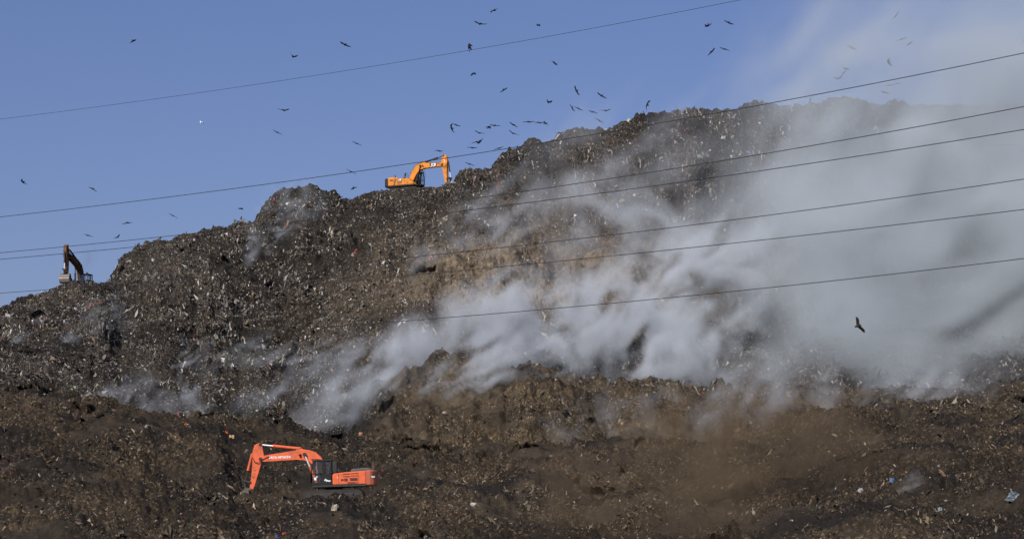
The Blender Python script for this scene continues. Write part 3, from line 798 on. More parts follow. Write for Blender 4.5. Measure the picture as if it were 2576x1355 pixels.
def excavator(name, label, loc, yaw, boom_a, arm_a, arm_s, pal, kind, pitch=0.0):
    """x forward, y to the machine's left, z up; the origin lies on the ground under the swing ring."""
    root = empty(name, loc, (0, 0, 0))
    root.rotation_euler = (Matrix.Rotation(yaw, 4, 'Z') @ Matrix.Rotation(pitch, 4, 'Y')).to_euler()
    tag(root, label, 'excavator', 'excavators at work on the landfill')
    paint, cabc, cwc, coverc = pal['paint'], pal['cab'], pal['counterweight'], pal['cover']
    # ---- undercarriage
    for s in (1, -1):
        prof = []
        for k in range(13):
            t = R(90 + 180 * k / 12); prof.append((-1.65 + 0.43 * math.cos(t), 0.43 + 0.43 * math.sin(t)))
        for k in range(13):
            t = R(-90 + 180 * k / 12); prof.append((1.65 + 0.43 * math.cos(t), 0.43 + 0.43 * math.sin(t)))
        m = MB().prism(prof, s * 1.15 - 0.30, s * 1.15 + 0.30)
        per = 2 * math.pi * 0.43 + 6.6; n = 46
        for k in range(n):                      # grouser bars
            d = per * k / n
            if d < 3.3: m.box((-1.65 + d, s * 1.15, 0.875), (0.05, 0.6, 0.05))
            elif d < 3.3 + math.pi * 0.43:
                t = (d - 3.3) / 0.43; m.box((1.65 + 0.445 * math.sin(t), s * 1.15, 0.43 + 0.445 * math.cos(t)), (0.05, 0.6, 0.05), Matrix.Rotation(t, 3, 'Y'))
            elif d < 6.6 + math.pi * 0.43: m.box((1.65 - (d - 3.3 - math.pi * 0.43), s * 1.15, -0.015), (0.05, 0.6, 0.05))
            else:
                t = math.pi + (d - 6.6 - math.pi * 0.43) / 0.43; m.box((-1.65 + 0.445 * math.sin(t), s * 1.15, 0.43 + 0.445 * math.cos(t)), (0.05, 0.6, 0.05), Matrix.Rotation(t, 3, 'Y'))
        tr = m.build('track', M['track'], root)
        f = MB().box((0, s * 1.15, 0.45), (3.0, 0.66, 0.34), bevel=0.03)
        f.build('track_frame', M['steel'], tr)
        MB().tube((1.65, s * 1.15 - 0.33, 0.43), (1.65, s * 1.15 + 0.33, 0.43), 0.26, 18).build('idler_wheel', M['steel'], tr)
        MB().tube((-1.65, s * 1.15 - 0.33, 0.43), (-1.65, s * 1.15 + 0.33, 0.43), 0.26, 18).build('drive_sprocket', M['steel'], tr)
    MB().box((0, 0, 0.62), (1.9, 1.75, 0.4), bevel=0.05).tube((0, 0, 0.8), (0, 0, 1.08), 0.62, 28).build('swing_ring', M['steel'], root)
    # ---- upper structure
    MB().slab([(1.42, 1.28), (1.42, -1.28), (-2.3, -1.30), (-2.3, 1.30)], 1.06, 1.20, 0.02).build('deck', M['steel'], root)
    cw = [(-2.32, 1.315), (-2.62, 1.29), (-2.84, 1.16), (-2.98, 0.92), (-3.08, 0.5), (-3.11, 0.0)]
    cw = cw + [(x, -y) for x, y in cw[-2::-1]]
    w = MB().slab(cw, 1.12, 2.16, 0.07).build('counterweight', cwc, root)
    zs = 2.03
    for s, nm in ((1, 'left'), (-1, 'right')):
        x1 = 0.0 if s == 1 else 0.55
        pn = MB().prism([(-2.31, 1.22), (x1, 1.22), (x1, zs - 0.16), (x1 - 0.08, zs - 0.05), (-0.9, zs + 0.03), (-2.31, zs + 0.10)], s * 0.42, s * 1.31, 0.035).build('side_panel', paint, root)
        yy = s * 1.318
        if kind == 'red':
            for x, z, w_, h_ in ((-0.98, 1.76, 0.5, 0.05), (-1.55, 1.79, 0.55, 0.05), (-0.93, 1.53, 0.24, 0.19), (-1.48, 1.55, 0.52, 0.2), (-0.68, 1.53, 0.18, 0.15), (-0.98, 1.93, 0.5, 0.05), (-1.55, 1.95, 0.55, 0.05)):
                g = MB().box((x, yy, z), (w_, 0.012, h_), bevel=0.004)
                for k in range(max(1, int(h_ / 0.05))):
                    g.box((x, yy + s * 0.008, z - h_ / 2 + 0.025 + 0.05 * k), (w_ * 0.94, 0.014, 0.012))
                g.build('louvre', pal['louvre'], pn)
            MB().box((-0.36, yy, 1.71), (0.03, 0.03, 0.14), bevel=0.008).build('latch', M['white_letter'], pn)
            if s == 1:
                text('lettering', 'EX200LC', 0.17, pal['mark'], pn, (-1.38, yy + 0.004, 1.31), 'left', 0.004)
            for x in (-0.42, -1.80):
                MB().box((x, yy - s * 0.006, 1.60), (0.014, 0.012, 0.74)).build('panel_gap', M['rubber'], pn)
        else:
            g = MB().box((-1.82, yy, 1.86), (0.46, 0.012, 0.2), bevel=0.004)
            for k in range(4): g.box((-1.82, yy + s * 0.008, 1.79 + 0.05 * k), (0.44, 0.014, 0.014))
            g.build('louvre', pal['louvre'], pn)
            MB().prism([(-1.52, 1.24), (-1.28, 1.24), (-1.05, 2.02), (-1.30, 2.04)], yy - 0.006, yy + 0.006).build('stripe', pal['louvre'], pn)
            if s == -1:
                text('lettering', 'JCB', 0.26, M['white_letter'], pn, (-0.55, yy - 0.012, 1.84), 'right', 0.016, 0.25)
                MB().box((-0.55, yy, 1.84), (0.62, 0.012, 0.24)).build('nameplate', M['rubber'], pn)
                text('lettering', '200', 0.46, pal['mark'], pn, (-0.62, yy - 0.006, 1.50), 'right', 0.004, 0.12)
            for x in (-1.0, 0.1):
                MB().box((x, yy - s * 0.006, 1.60), (0.014, 0.012, 0.72)).build('panel_gap', M['rubber'], pn)
    MB().box((-1.15, 0, 1.62), (1.9, 1.2, 0.78), bevel=0.03).build('engine_bay', M['steel'], root)
    MB().prism([(-2.75, 2.12), (-2.8, 2.22), (-2.50, 2.36), (-1.40, 2.30), (-1.25, 2.2), (-1.25, 2.0), (-2.7, 2.0)], -0.75, 0.75, 0.04).build('engine_cover', coverc, root)
    MB().tube((-1.0, 0.55, 2.0), (-1.0, 0.55, 2.22), 0.09, 14).tube((-1.0, 0.55, 2.22), (-1.0, 0.55, 2.42), 0.15, 16).tube((-1.0, 0.55, 2.42), (-1.0, 0.55, 2.46), 0.17, 16).build('air_cleaner', M['rubber'], root)
    MB().tube((-1.7, -0.5, 2.3), (-1.7, -0.5, 2.46), 0.06, 10).tube((-1.7, -0.5, 2.45), (-1.78, -0.5, 2.62), 0.055, 10).build('exhaust_pipe', M['rubber'], root)
    # front right box and steps
    MB().prism([(0.56, 1.21), (1.38, 1.21), (1.30, 1.42), (0.95, 1.62), (0.62, 1.95), (0.56, 1.95)], -1.30, -0.50, 0.03).build('tool_box', paint, root)
    MB().pipe([(0.05, -1.22, 2.0), (0.10, -1.22, 2.62), (0.45, -1.22, 2.62), (0.58, -1.22, 2.45), (0.60, -1.22, 1.95)], 0.025).pipe([(0.28, -1.22, 2.0), (0.30, -1.22, 2.3)], 0.02).build('hand_rail', M['rubber'], root)
    MB().box((0.20, -1.24, 2.42), (0.22, 0.05, 0.36), bevel=0.015).build('mirror', M['rubber'], root)
    # ---- cab on the left of the boom
    y0, y1 = 0.32, 1.29
    cb = MB()
    cb.prism([(0.05, 1.21), (1.46, 1.21), (1.50, 1.34), (1.50, 1.40), (0.05, 1.40)], y0, y1, 0.02)           # sill
    cb.prism([(0.05, 1.38), (0.70, 1.38), (0.70, 2.02), (0.05, 2.02)], y0, y1, 0.015)                         # rear half wall
    for yb in (y0 + 0.03, y1 - 0.03):                                                                        # front half wall as frame round a low window
        cb.box((0.78, yb, 1.70), (0.16, 0.06, 0.66)); cb.box((1.46, yb, 1.70), (0.09, 0.06, 0.66)); cb.box((1.1, yb, 2.0), (0.78, 0.06, 0.07))
    for yb in (y0 + 0.035, y1 - 0.035):                                                                      # posts
        cb.prism([(1.42, 1.38), (1.51, 1.38), (1.50, 2.25), (1.34, 2.88), (1.26, 2.88), (1.42, 2.25)], yb - 0.035, yb + 0.035)
        cb.box((0.63, yb, 2.44), (0.15, 0.07, 0.88)); cb.box((0.09, yb, 2.44), (0.09, 0.07, 0.88))
    cb.box((0.07, (y0 + y1) / 2, 2.06), (0.06, y1 - y0 - 0.05, 0.1))
    cab = cb.build('cab', cabc, root)
    MB().prism([(0.02, 2.86), (1.36, 2.86), (1.38, 2.90), (1.30, 2.97), (0.06, 2.97), (0.0, 2.93)], y0 - 0.02, y1 + 0.02, 0.02).build('roof', cabc, cab)
    ym = (y0 + y1) / 2
    for yb in (y0 + 0.035, y1 - 0.035):
        MB().prism([(0.71, 2.04), (1.41, 2.04), (1.41, 2.25), (1.27, 2.85), (0.71, 2.85)], yb - 0.006, yb + 0.006).build('side_window', M['glass'], cab)
        MB().box((0.345, yb, 2.44), (0.42, 0.012, 0.80)).build('rear_side_window', M['glass'], cab)
        MB().box((1.13, yb, 1.69), (0.56, 0.012, 0.54)).build('low_window', M['glass'], cab)
        MB().box((1.08, yb + (0.012 if yb > 0.5 else -0.012), 2.44), (0.025, 0.014, 0.80)).build('window_bar', M['worn'], cab)
    MB().prism([(1.46, 1.42), (1.472, 1.42), (1.462, 2.25), (1.322, 2.86), (1.31, 2.86), (1.45, 2.25)], y0 + 0.07, y1 - 0.07).build('windscreen', M['glass'], cab)
    MB().box((0.08, ym, 2.47), (0.012, y1 - y0 - 0.14, 0.72)).build('rear_window', M['glass'], cab)
    MB().box((0.52, ym, 1.62), (0.5, 0.5, 0.16), bevel=0.05).box((0.30, ym, 2.0), (0.14, 0.48, 0.75), Matrix.Rotation(R(-8), 3, 'Y'), bevel=0.05).build('seat', M['seat'], cab)
    if kind == 'red':
        g = MB().box((-0.17, ym + 0.05, 2.44), (0.30, y1 - y0 - 0.1, 0.78), bevel=0.02)
        for k in range(7): g.box((-0.17, y1 + 0.004, 2.14 + 0.1 * k), (0.26, 0.012, 0.02))
        g.build('rear_filter_box', M['steel'], cab)
        MB().box((1.20, y1 - 0.02, 1.66), (0.16, 0.01, 0.18)).box((1.08, y1 - 0.02, 1.80), (0.10, 0.01, 0.07)).build('paper_notice', M['white_letter'], cab)
        text('lettering', 'Super', 0.19, M['white_letter'], cab, (0.36, y1 + 0.008, 1.53), 'left', 0.010, 0.35, R(-14))
        MB().pipe([(1.35, 1.20, 2.95), (1.45, 1.1, 3.02), (1.2, 0.6, 3.04), (0.7, 0.4, 3.0)], 0.025).build('cab_rail', cabc, cab)
    else:
        MB().ball((1.42, y1 - 0.1, 3.02), 0.09).build('work_lamp', M['rubber'], cab)
        MB().pipe([(1.4, y1, 2.9), (1.52, y1 + 0.03, 2.7), (1.55, y1 + 0.03, 2.3)], 0.022).build('cab_rail', M['rubber'], cab)
    # ---- boom
    T = lambda p: (lambda q: (q[0] + FOOT[0], q[1] + FOOT[1]))(rot2(p, boom_a))
    bm_ = MB().prism([T(p) for p in BOOM], -0.25, 0.25, 0.02)
    bm_.tube((FOOT[0], -0.36, FOOT[1]), (FOOT[0], 0.36, FOOT[1]), 0.13, 16)
    boom = bm_.build('boom', paint, root)
    tip = T(TIP)
    MB().tube((tip[0], -0.30, tip[1]), (tip[0], 0.30, tip[1]), 0.13, 16).build('pivot_pin', M['steel'], boom)
    for off in (-0.12, 0.0, 0.12):
        MB().pipe([Vector((T(q)[0], off, T(q)[1])) for q in ((0.02, 0.75), (0.40, 1.42), (0.74, 1.96), (1.12, 2.27), (1.55, 2.42), (2.1, 2.46), (2.6, 2.39), (3.45, 2.24), (4.5, 2.10), (4.9, 2.06))], 0.02, 6).build('hydraulic_hose', M['rubber'], boom)
    for s in (1, -1):
        b2 = T((1.88, 2.02)); q = Vector((b2[0], s * 0.36, b2[1])); p = Vector((1.12, s * 0.36, 1.28))
        mid_ = p + (q - p) * (0.60 if kind == 'red' else 0.66)
        cyl = MB().tube(p, mid_, 0.10, 14).tube(mid_ - (q - p).normalized() * 0.08, mid_, 0.12, 14).build('boom_cylinder', paint if kind == 'red' else M['steel'], root)
        MB().tube(mid_, q, 0.055, 12).build('piston_rod', M['chrome'] if kind == 'red' else M['steel'], cyl)
        MB().tube(q - Vector((0, 0.09, 0)), q + Vector((0, 0.09, 0)), 0.13, 14).build('pin', M['steel'], cyl)
    for s in (1, -1):
        c = T((2.18, 2.0))
        MB().box((c[0], s * 0.30, c[1]), (0.14, 0.12, 0.14), bevel=0.03).tube((c[0], s * 0.30, c[1]), (c[0] + 0.05, s * 0.42, c[1] - 0.05), 0.07, 10).build('work_light', M['steel'], boom)
    br = T((2.20, 2.44))
    MB().prism([T(p) for p in ((1.95, 2.36), (2.5, 2.33), (2.36, 2.52), (2.15, 2.54))], -0.12, 0.12, 0.01).build('cylinder_bracket', paint, boom)
    # ---- arm
    A = lambda p: (lambda q: (q[0] * arm_s + tip[0], q[1] * arm_s + tip[1]))(rot2(p, arm_a))
    arm = MB().prism([A(p) for p in ARM], -0.19, 0.19, 0.02).build('arm', paint, root)
    tp = A((0.01, 1.02)); pq = Vector((br[0], 0, br[1])); pe = Vector((tp[0], 0, tp[1]))
    MB().tube((tp[0], -0.24, tp[1]), (tp[0], 0.24, tp[1]), 0.10, 14).build('pin', M['steel'], arm)
    md_ = pq + (pe - pq) * 0.68
    cyl = MB().tube(pq, md_, 0.105, 14).tube(md_ - (pe - pq).normalized() * 0.1, md_, 0.125, 14).build('arm_cylinder', paint if kind == 'red' else M['steel'], root)
    MB().tube(md_, pe, 0.055, 12).build('piston_rod', M['chrome'] if kind == 'red' else M['steel'], cyl)
    a0 = A((0.60, 0.42)); a1 = A((1.14, -1.50)); p = Vector((a0[0], 0, a0[1])); q = Vector((a1[0], 0, a1[1]))
    if kind != 'red':
        p = Vector((*A((0.66, 0.35)),)).to_3d(); p = Vector((A((0.66, 0.35))[0], 0, A((0.66, 0.35))[1]))
    md_ = p + (q - p) * 0.62
    cyl = MB().tube(p, md_, 0.09, 14).tube(md_ - (q - p).normalized() * 0.08, md_, 0.108, 14).build('bucket_cylinder', paint if kind == 'red' else M['steel'], root)
    MB().tube(md_, q, 0.05, 12).build('piston_rod', M['steel'] if kind == 'red' else M['chrome'], cyl)
    for s in (1, -1):
        MB().prism([A(x) for x in ((0.70, -1.55), (1.18, -1.40), (1.24, -1.50), (0.72, -1.68))], s * 0.23 - 0.03, s * 0.23 + 0.03).build('rocker_link', M['steel'], root)
    MB().prism([A(x) for x in ((1.12, -1.45), (1.25, -1.45), (1.20, -2.18), (1.06, -2.18))], -0.12, 0.12, 0.01).build('push_link', M['steel'], root)
    if kind == 'red':
        for k in range(3):
            c = A((0.42 + 0.055 * k, -0.78 - 0.24 * k)); MB().box((c[0], 0.197, c[1]), (0.11, 0.014, 0.03)).build('rub_mark', M['steel'], arm)
    for s in (1, -1):
        pts = [Vector((*T((4.35, 1.95)), 0)), Vector((*T((4.75, 1.78)), 0)), Vector((*A((0.16, -0.28)), 0)), Vector((*A((0.42, -0.18)), 0)), Vector((*A((0.55, 0.12)), 0))]
        MB().pipe([Vector((v.x, s * 0.285, v.y)) for v in pts], 0.024, 6).build('hydraulic_hose', M['rubber'], arm)
    # ---- bucket
    bk = MB(); back = [A(p) for p in BUCKET_BACK]
    inner = [A((p[0] + (1.05 - p[0]) * 0.06, p[1] + (-2.6 - p[1]) * 0.06)) for p in BUCKET_BACK]
    bk.prism(back + inner[::-1], -0.56, 0.56)
    side_ = [A(p) for p in BUCKET_BACK] + [A((0.98, -2.98)), A((0.80, -2.62))]
    bk.prism(side_, -0.60, -0.56).prism(side_, 0.56, 0.60)
    bk.prism([A(x) for x in ((0.60, -2.08), (0.78, -1.98), (1.2, -2.02), (1.24, -2.2), (0.9, -2.2))], -0.26, -0.20).prism([A(x) for x in ((0.60, -2.08), (0.78, -1.98), (1.2, -2.02), (1.24, -2.2), (0.9, -2.2))], 0.20, 0.26)
    bucket = bk.build('bucket', M['bucket'] if 'bucket' in M else M['steel'], root)
    for k in range(4):                                   # wear strips across the back
        c0, c1 = BUCKET_BACK[2 + k], BUCKET_BACK[3 + k]
        mx_ = A(((c0[0] + c1[0]) / 2 + 0.012, (c0[1] + c1[1]) / 2)); ang = math.atan2(c1[1] - c0[1], c1[0] - c0[0]) + arm_a
        MB().box((mx_[0], 0, mx_[1]), (0.07, 1.18, 0.03), Matrix.Rotation(-ang, 3, 'Y')).build('wear_strip', M['worn'], bucket)
    for k in range(5):
        t0, t1 = A((1.36, -3.08)), A((1.22, -3.30))
        yk = -0.5 + 0.25 * k
        MB().tube((t0[0], yk, t0[1]), (t1[0], yk, t1[1]), 0.06, 6, 0.02).build('bucket_tooth', M['worn'], bucket)
    return root, boom, arm, w, T, A

ORANGE = mat_plain('orange_red_paint', (0.72, 0.135, 0.05), 0.6, 0, 0.95, (0.20, 0.095, 0.06), 2.0, 0.25)
YELLOW = mat_plain('yellow_orange_paint', (0.72, 0.255, 0.032), 0.6, 0, 0.9, (0.20, 0.095, 0.035), 1.8, 0.25)
CABB = mat_plain('black_cab_paint', (0.012, 0.014, 0.0135), 0.5, 0, 0.4, (0.04, 0.035, 0.03), 2, 0.25)
LOUV = mat_plain('dark_red_louvre', (0.10, 0.028, 0.02), 0.7, 0, 0.4)
LOUVY = mat_plain('brown_louvre', (0.24, 0.075, 0.03), 0.7, 0, 0.3)
COVER = mat_plain('grey_cover', (0.06, 0.065, 0.066), 0.5, 0, 0.6, (0.09, 0.075, 0.06))
MARK = mat_plain('dark_lettering', (0.07, 0.015, 0.012), 0.6, 0, 0.3)
BLK = mat_plain('charcoal_paint', (0.028, 0.028, 0.03), 0.5, 0, 0.4)
CWR = mat_plain('scraped_red_paint', (0.52, 0.10, 0.045), 0.5, 0, 0.95, (0.20, 0.15, 0.10), 1.1)

def base_of(px, py, Y, yaw, foot=FOOT):
    """Ground point of a machine whose boom foot is seen at (px, py) at distance Y."""
    p = world_at(px, py, Y)
    return Vector((p.x - math.cos(yaw) * foot[0], p.y - math.sin(yaw) * foot[0], p.z - foot[1]))

yr = R(180)
o, boom, arm, cwt, T, A = excavator('excavator', 'orange red excavator with black cab digging on the foreground bench', base_of(838, 1213, 163.0, yr), yr, 0.0, 0.0, 1.0,
    {'paint': ORANGE, 'cab': CABB, 'counterweight': CWR, 'cover': COVER, 'louvre': LOUV, 'mark': MARK}, 'red', R(1.6))
c = T((3.63, 1.86)); text('lettering', 'TATA HITACHI', 0.225, M['white_letter'], boom, (c[0], 0.262, c[1]), 'left', 0.008, 0, R(1.0))
c = T((3.63, 1.86)); text('lettering', 'TATA HITACHI', 0.225, M['white_letter'], boom, (c[0], -0.262, c[1]), 'right', 0.008)
t_ = text('lettering', 'TATA HITACHI', 0.16, M['white_letter'], cwt, (-2.72, 1.245, 1.68), 'left', 0.006)
t_.rotation_euler = (R(90), 0, R(180 - 30)); t_.scale = (0.5, 1, 1)
g = MB(); 
for k in range(5): g.box((0, 0, 0.05 * k), (0.42, 0.03, 0.03))
g = g.build('louvre', LOUV, cwt); g.location = (-2.74, 1.225, 1.84); g.rotation_euler = (0, 0, R(-30)); g.scale = (0.7, 1, 1)

yy_ = R(-29)
o, boom, arm, cwt, T, A = excavator('excavator', 'yellow excavator with white lettered boom standing on the ridge', base_of(1031, 464, 291.0, yy_), yy_, R(3.5), R(-6), 1.08,
    {'paint': YELLOW, 'cab': BLK, 'counterweight': BLK, 'cover': YELLOW, 'louvre': LOUVY, 'mark': BLK}, 'yellow')
c = T((3.70, 1.90))
MB().box((c[0], -0.258, c[1]), (0.98, 0.012, 0.42), Matrix.Rotation(-R(-1.5), 3, 'Y')).build('nameplate', M['rubber'], boom)
text('lettering', 'JCB', 0.46, M['white_letter'], boom, (c[0], -0.268, c[1]), 'right', 0.022, 0.15, R(1.0))
c = A((0.22, 0.42)); text('lettering', 'JCB', 0.2, M['white_letter'], arm, (c[0], -0.2, c[1]), 'right', 0.01, 0, R(80))

yl = R(257)
excavator('excavator', 'dark excavator in shade-toned paint with raised boom and ribbed bucket on the left skyline', base_of(206, 726, 266.0, yl), yl, R(20), R(-13), 1.0,
    {'paint': mat_plain('dirty_shaded_orange_paint', (0.13, 0.052, 0.013), 0.7, 0, 0.95, (0.03, 0.024, 0.019), 1.2), 'cab': BLK, 'counterweight': BLK, 'cover': BLK, 'louvre': LOUVY, 'mark': BLK}, 'left')  # paint darkened to carry the shade on this machine, besides its dirt

# ------------------------------------------------------------------ overhead power lines
M['cable'] = mat_plain('cable', (0.03, 0.028, 0.026), 0.5, 0.2, 0.1)
def wire(label, pts, r):
    """pts: places in the 4096 px photograph, left to right; the line comes nearer towards the right."""
    xs = np.array([p[0] for p in pts]) * 2576 / 4096; ys = np.array([p[1] for p in pts]) * 2576 / 4096
    k = np.polyfit(xs, ys, 2)
    c = bpy.data.curves.new('power_line', 'CURVE'); c.dimensions = '3D'; c.bevel_depth = r; c.bevel_resolution = 2
    sp = c.splines.new('POLY')
    P_ = []
    for vxx in np.linspace(-420, 2990, 64):
        inv = np.interp(vxx, [0, 2576], [1 / 138.0, 1 / 86.0]) if 0 <= vxx <= 2576 else 1 / 138.0 + (1 / 86.0 - 1 / 138.0) * vxx / 2576
        P_.append(world_at(vxx, np.polyval(k, vxx), 1 / inv))
    sp.points.add(len(P_) - 1)
    for q, w_ in zip(sp.points, P_): q.co = (*w_, 1)
    tmp = bpy.data.objects.new('power_line', c); me = bpy.data.meshes.new_from_object(tmp); bpy.data.objects.remove(tmp); bpy.data.curves.remove(c)
    o = link('power_line', me, M['cable'])
    tag(o, label, 'power line', 'power lines strung across the view')
wire('thin topmost power line crossing only open sky', [(0, 477), (1366, 286), (2732, 45), (2967, 0)], 0.009)
wire('second power line from the top, touching the yellow excavator', [(0, 867), (1366, 696), (2732, 475), (4096, 213)], 0.0155)
wire('third power line from the top, upper of the close pair', [(0, 1010), (1366, 865), (2732, 667), (4096, 427)], 0.0155)
wire('fourth power line from the top, lower of the close pair', [(0, 1036), (1366, 903), (2732, 725), (4096, 519)], 0.0155)
wire('fifth power line from the top', [(0, 1172), (1366, 1056), (2732, 905), (4096, 716)], 0.0145)
wire('sixth power line from the top', [(0, 1232), (1366, 1127), (2732, 992), (4096, 838)], 0.0145)
wire('lowest power line, crossing the white smoke plume', [(0, 1385), (636, 1351), (1366, 1304), (2732, 1183), (3734, 1077), (4096, 1034)], 0.0145)

# ------------------------------------------------------------------ black kites in the air
M['kite'] = mat_plain('dark_feathers', (0.022, 0.018, 0.015), 0.8, 0, 0.4, (0.05, 0.04, 0.03), 6)
M['white_bird'] = mat_plain('white_feathers', (0.8, 0.8, 0.78), 0.8, 0, 0.1)
def kite_mesh(dihedral, bend, sweep, name='kite'):
    """One continuous skin: sections from wing tip to wing tip; x to the right wing, y forward, z up. Span 1.5 m."""
    # station: half-span, leading edge y, trailing edge y, thickness
    st = [(0.0, 0.27, -0.36, 0.075), (0.035, 0.24, -0.34, 0.07), (0.06, 0.17, -0.38, 0.05), (0.075, 0.15, -0.15, 0.035), (0.15, 0.145, -0.13, 0.028), (0.27, 0.175, -0.10, 0.022),
          (0.36, 0.19, -0.085, 0.0155), (0.48, 0.16, -0.10, 0.014), (0.58, 0.11, -0.11, 0.010), (0.66, 0.05, -0.11, 0.008), (0.72, -0.02, -0.10, 0.006), (0.75, -0.08, -0.11, 0.004)]
    full = [(-s, l, t, k) for s, l, t, k in st[:0:-1]] + st
    vs = []; fs = []
    for s, l, t, k in full:
        a = abs(s)
        up = math.tan(R(dihedral)) * min(a, 0.36) + math.tan(R(bend)) * max(0, a - 0.36)
        sx_ = math.copysign(min(a, 0.36) * math.cos(R(dihedral)) + max(0, a - 0.36) * math.cos(R(bend)), s)
        sw = -sweep * max(0, a - 0.3)
        c = (l + t) / 2; h = (l - t) / 2
        for q in range(8):
            th = 2 * math.pi * q / 8
            yy2 = c + h * math.cos(th)
            zz = k * math.sin(th)
            if a < 0.05 and yy2 < -0.15: zz *= 0.25
            if a < 0.07 and q == 4: yy2 += 0.05 * (1 - a / 0.06)      # forked tail
            vs.append((sx_, yy2 + sw, up + zz))
    n = len(full)
    for i in range(n - 1):
        for q in range(8):
            fs.append((i * 8 + q, i * 8 + (q + 1) % 8, (i + 1) * 8 + (q + 1) % 8, (i + 1) * 8 + q))
    me = bpy.data.meshes.new(name)
    me.from_pydata(vs, [], fs + [tuple(range(7, -1, -1)), tuple(range((n - 1) * 8, n * 8))])
    me.polygons.foreach_set('use_smooth', np.ones(len(me.polygons), bool))
    me.materials.append(M['kite'])
    return me
KITES = [kite_mesh(6, -8, 0.25), kite_mesh(-4, -16, 0.35), kite_mesh(14, 6, 0.2), kite_mesh(3, -3, 0.5), kite_mesh(32, 24, 0.3), kite_mesh(10, 4, -0.45)]

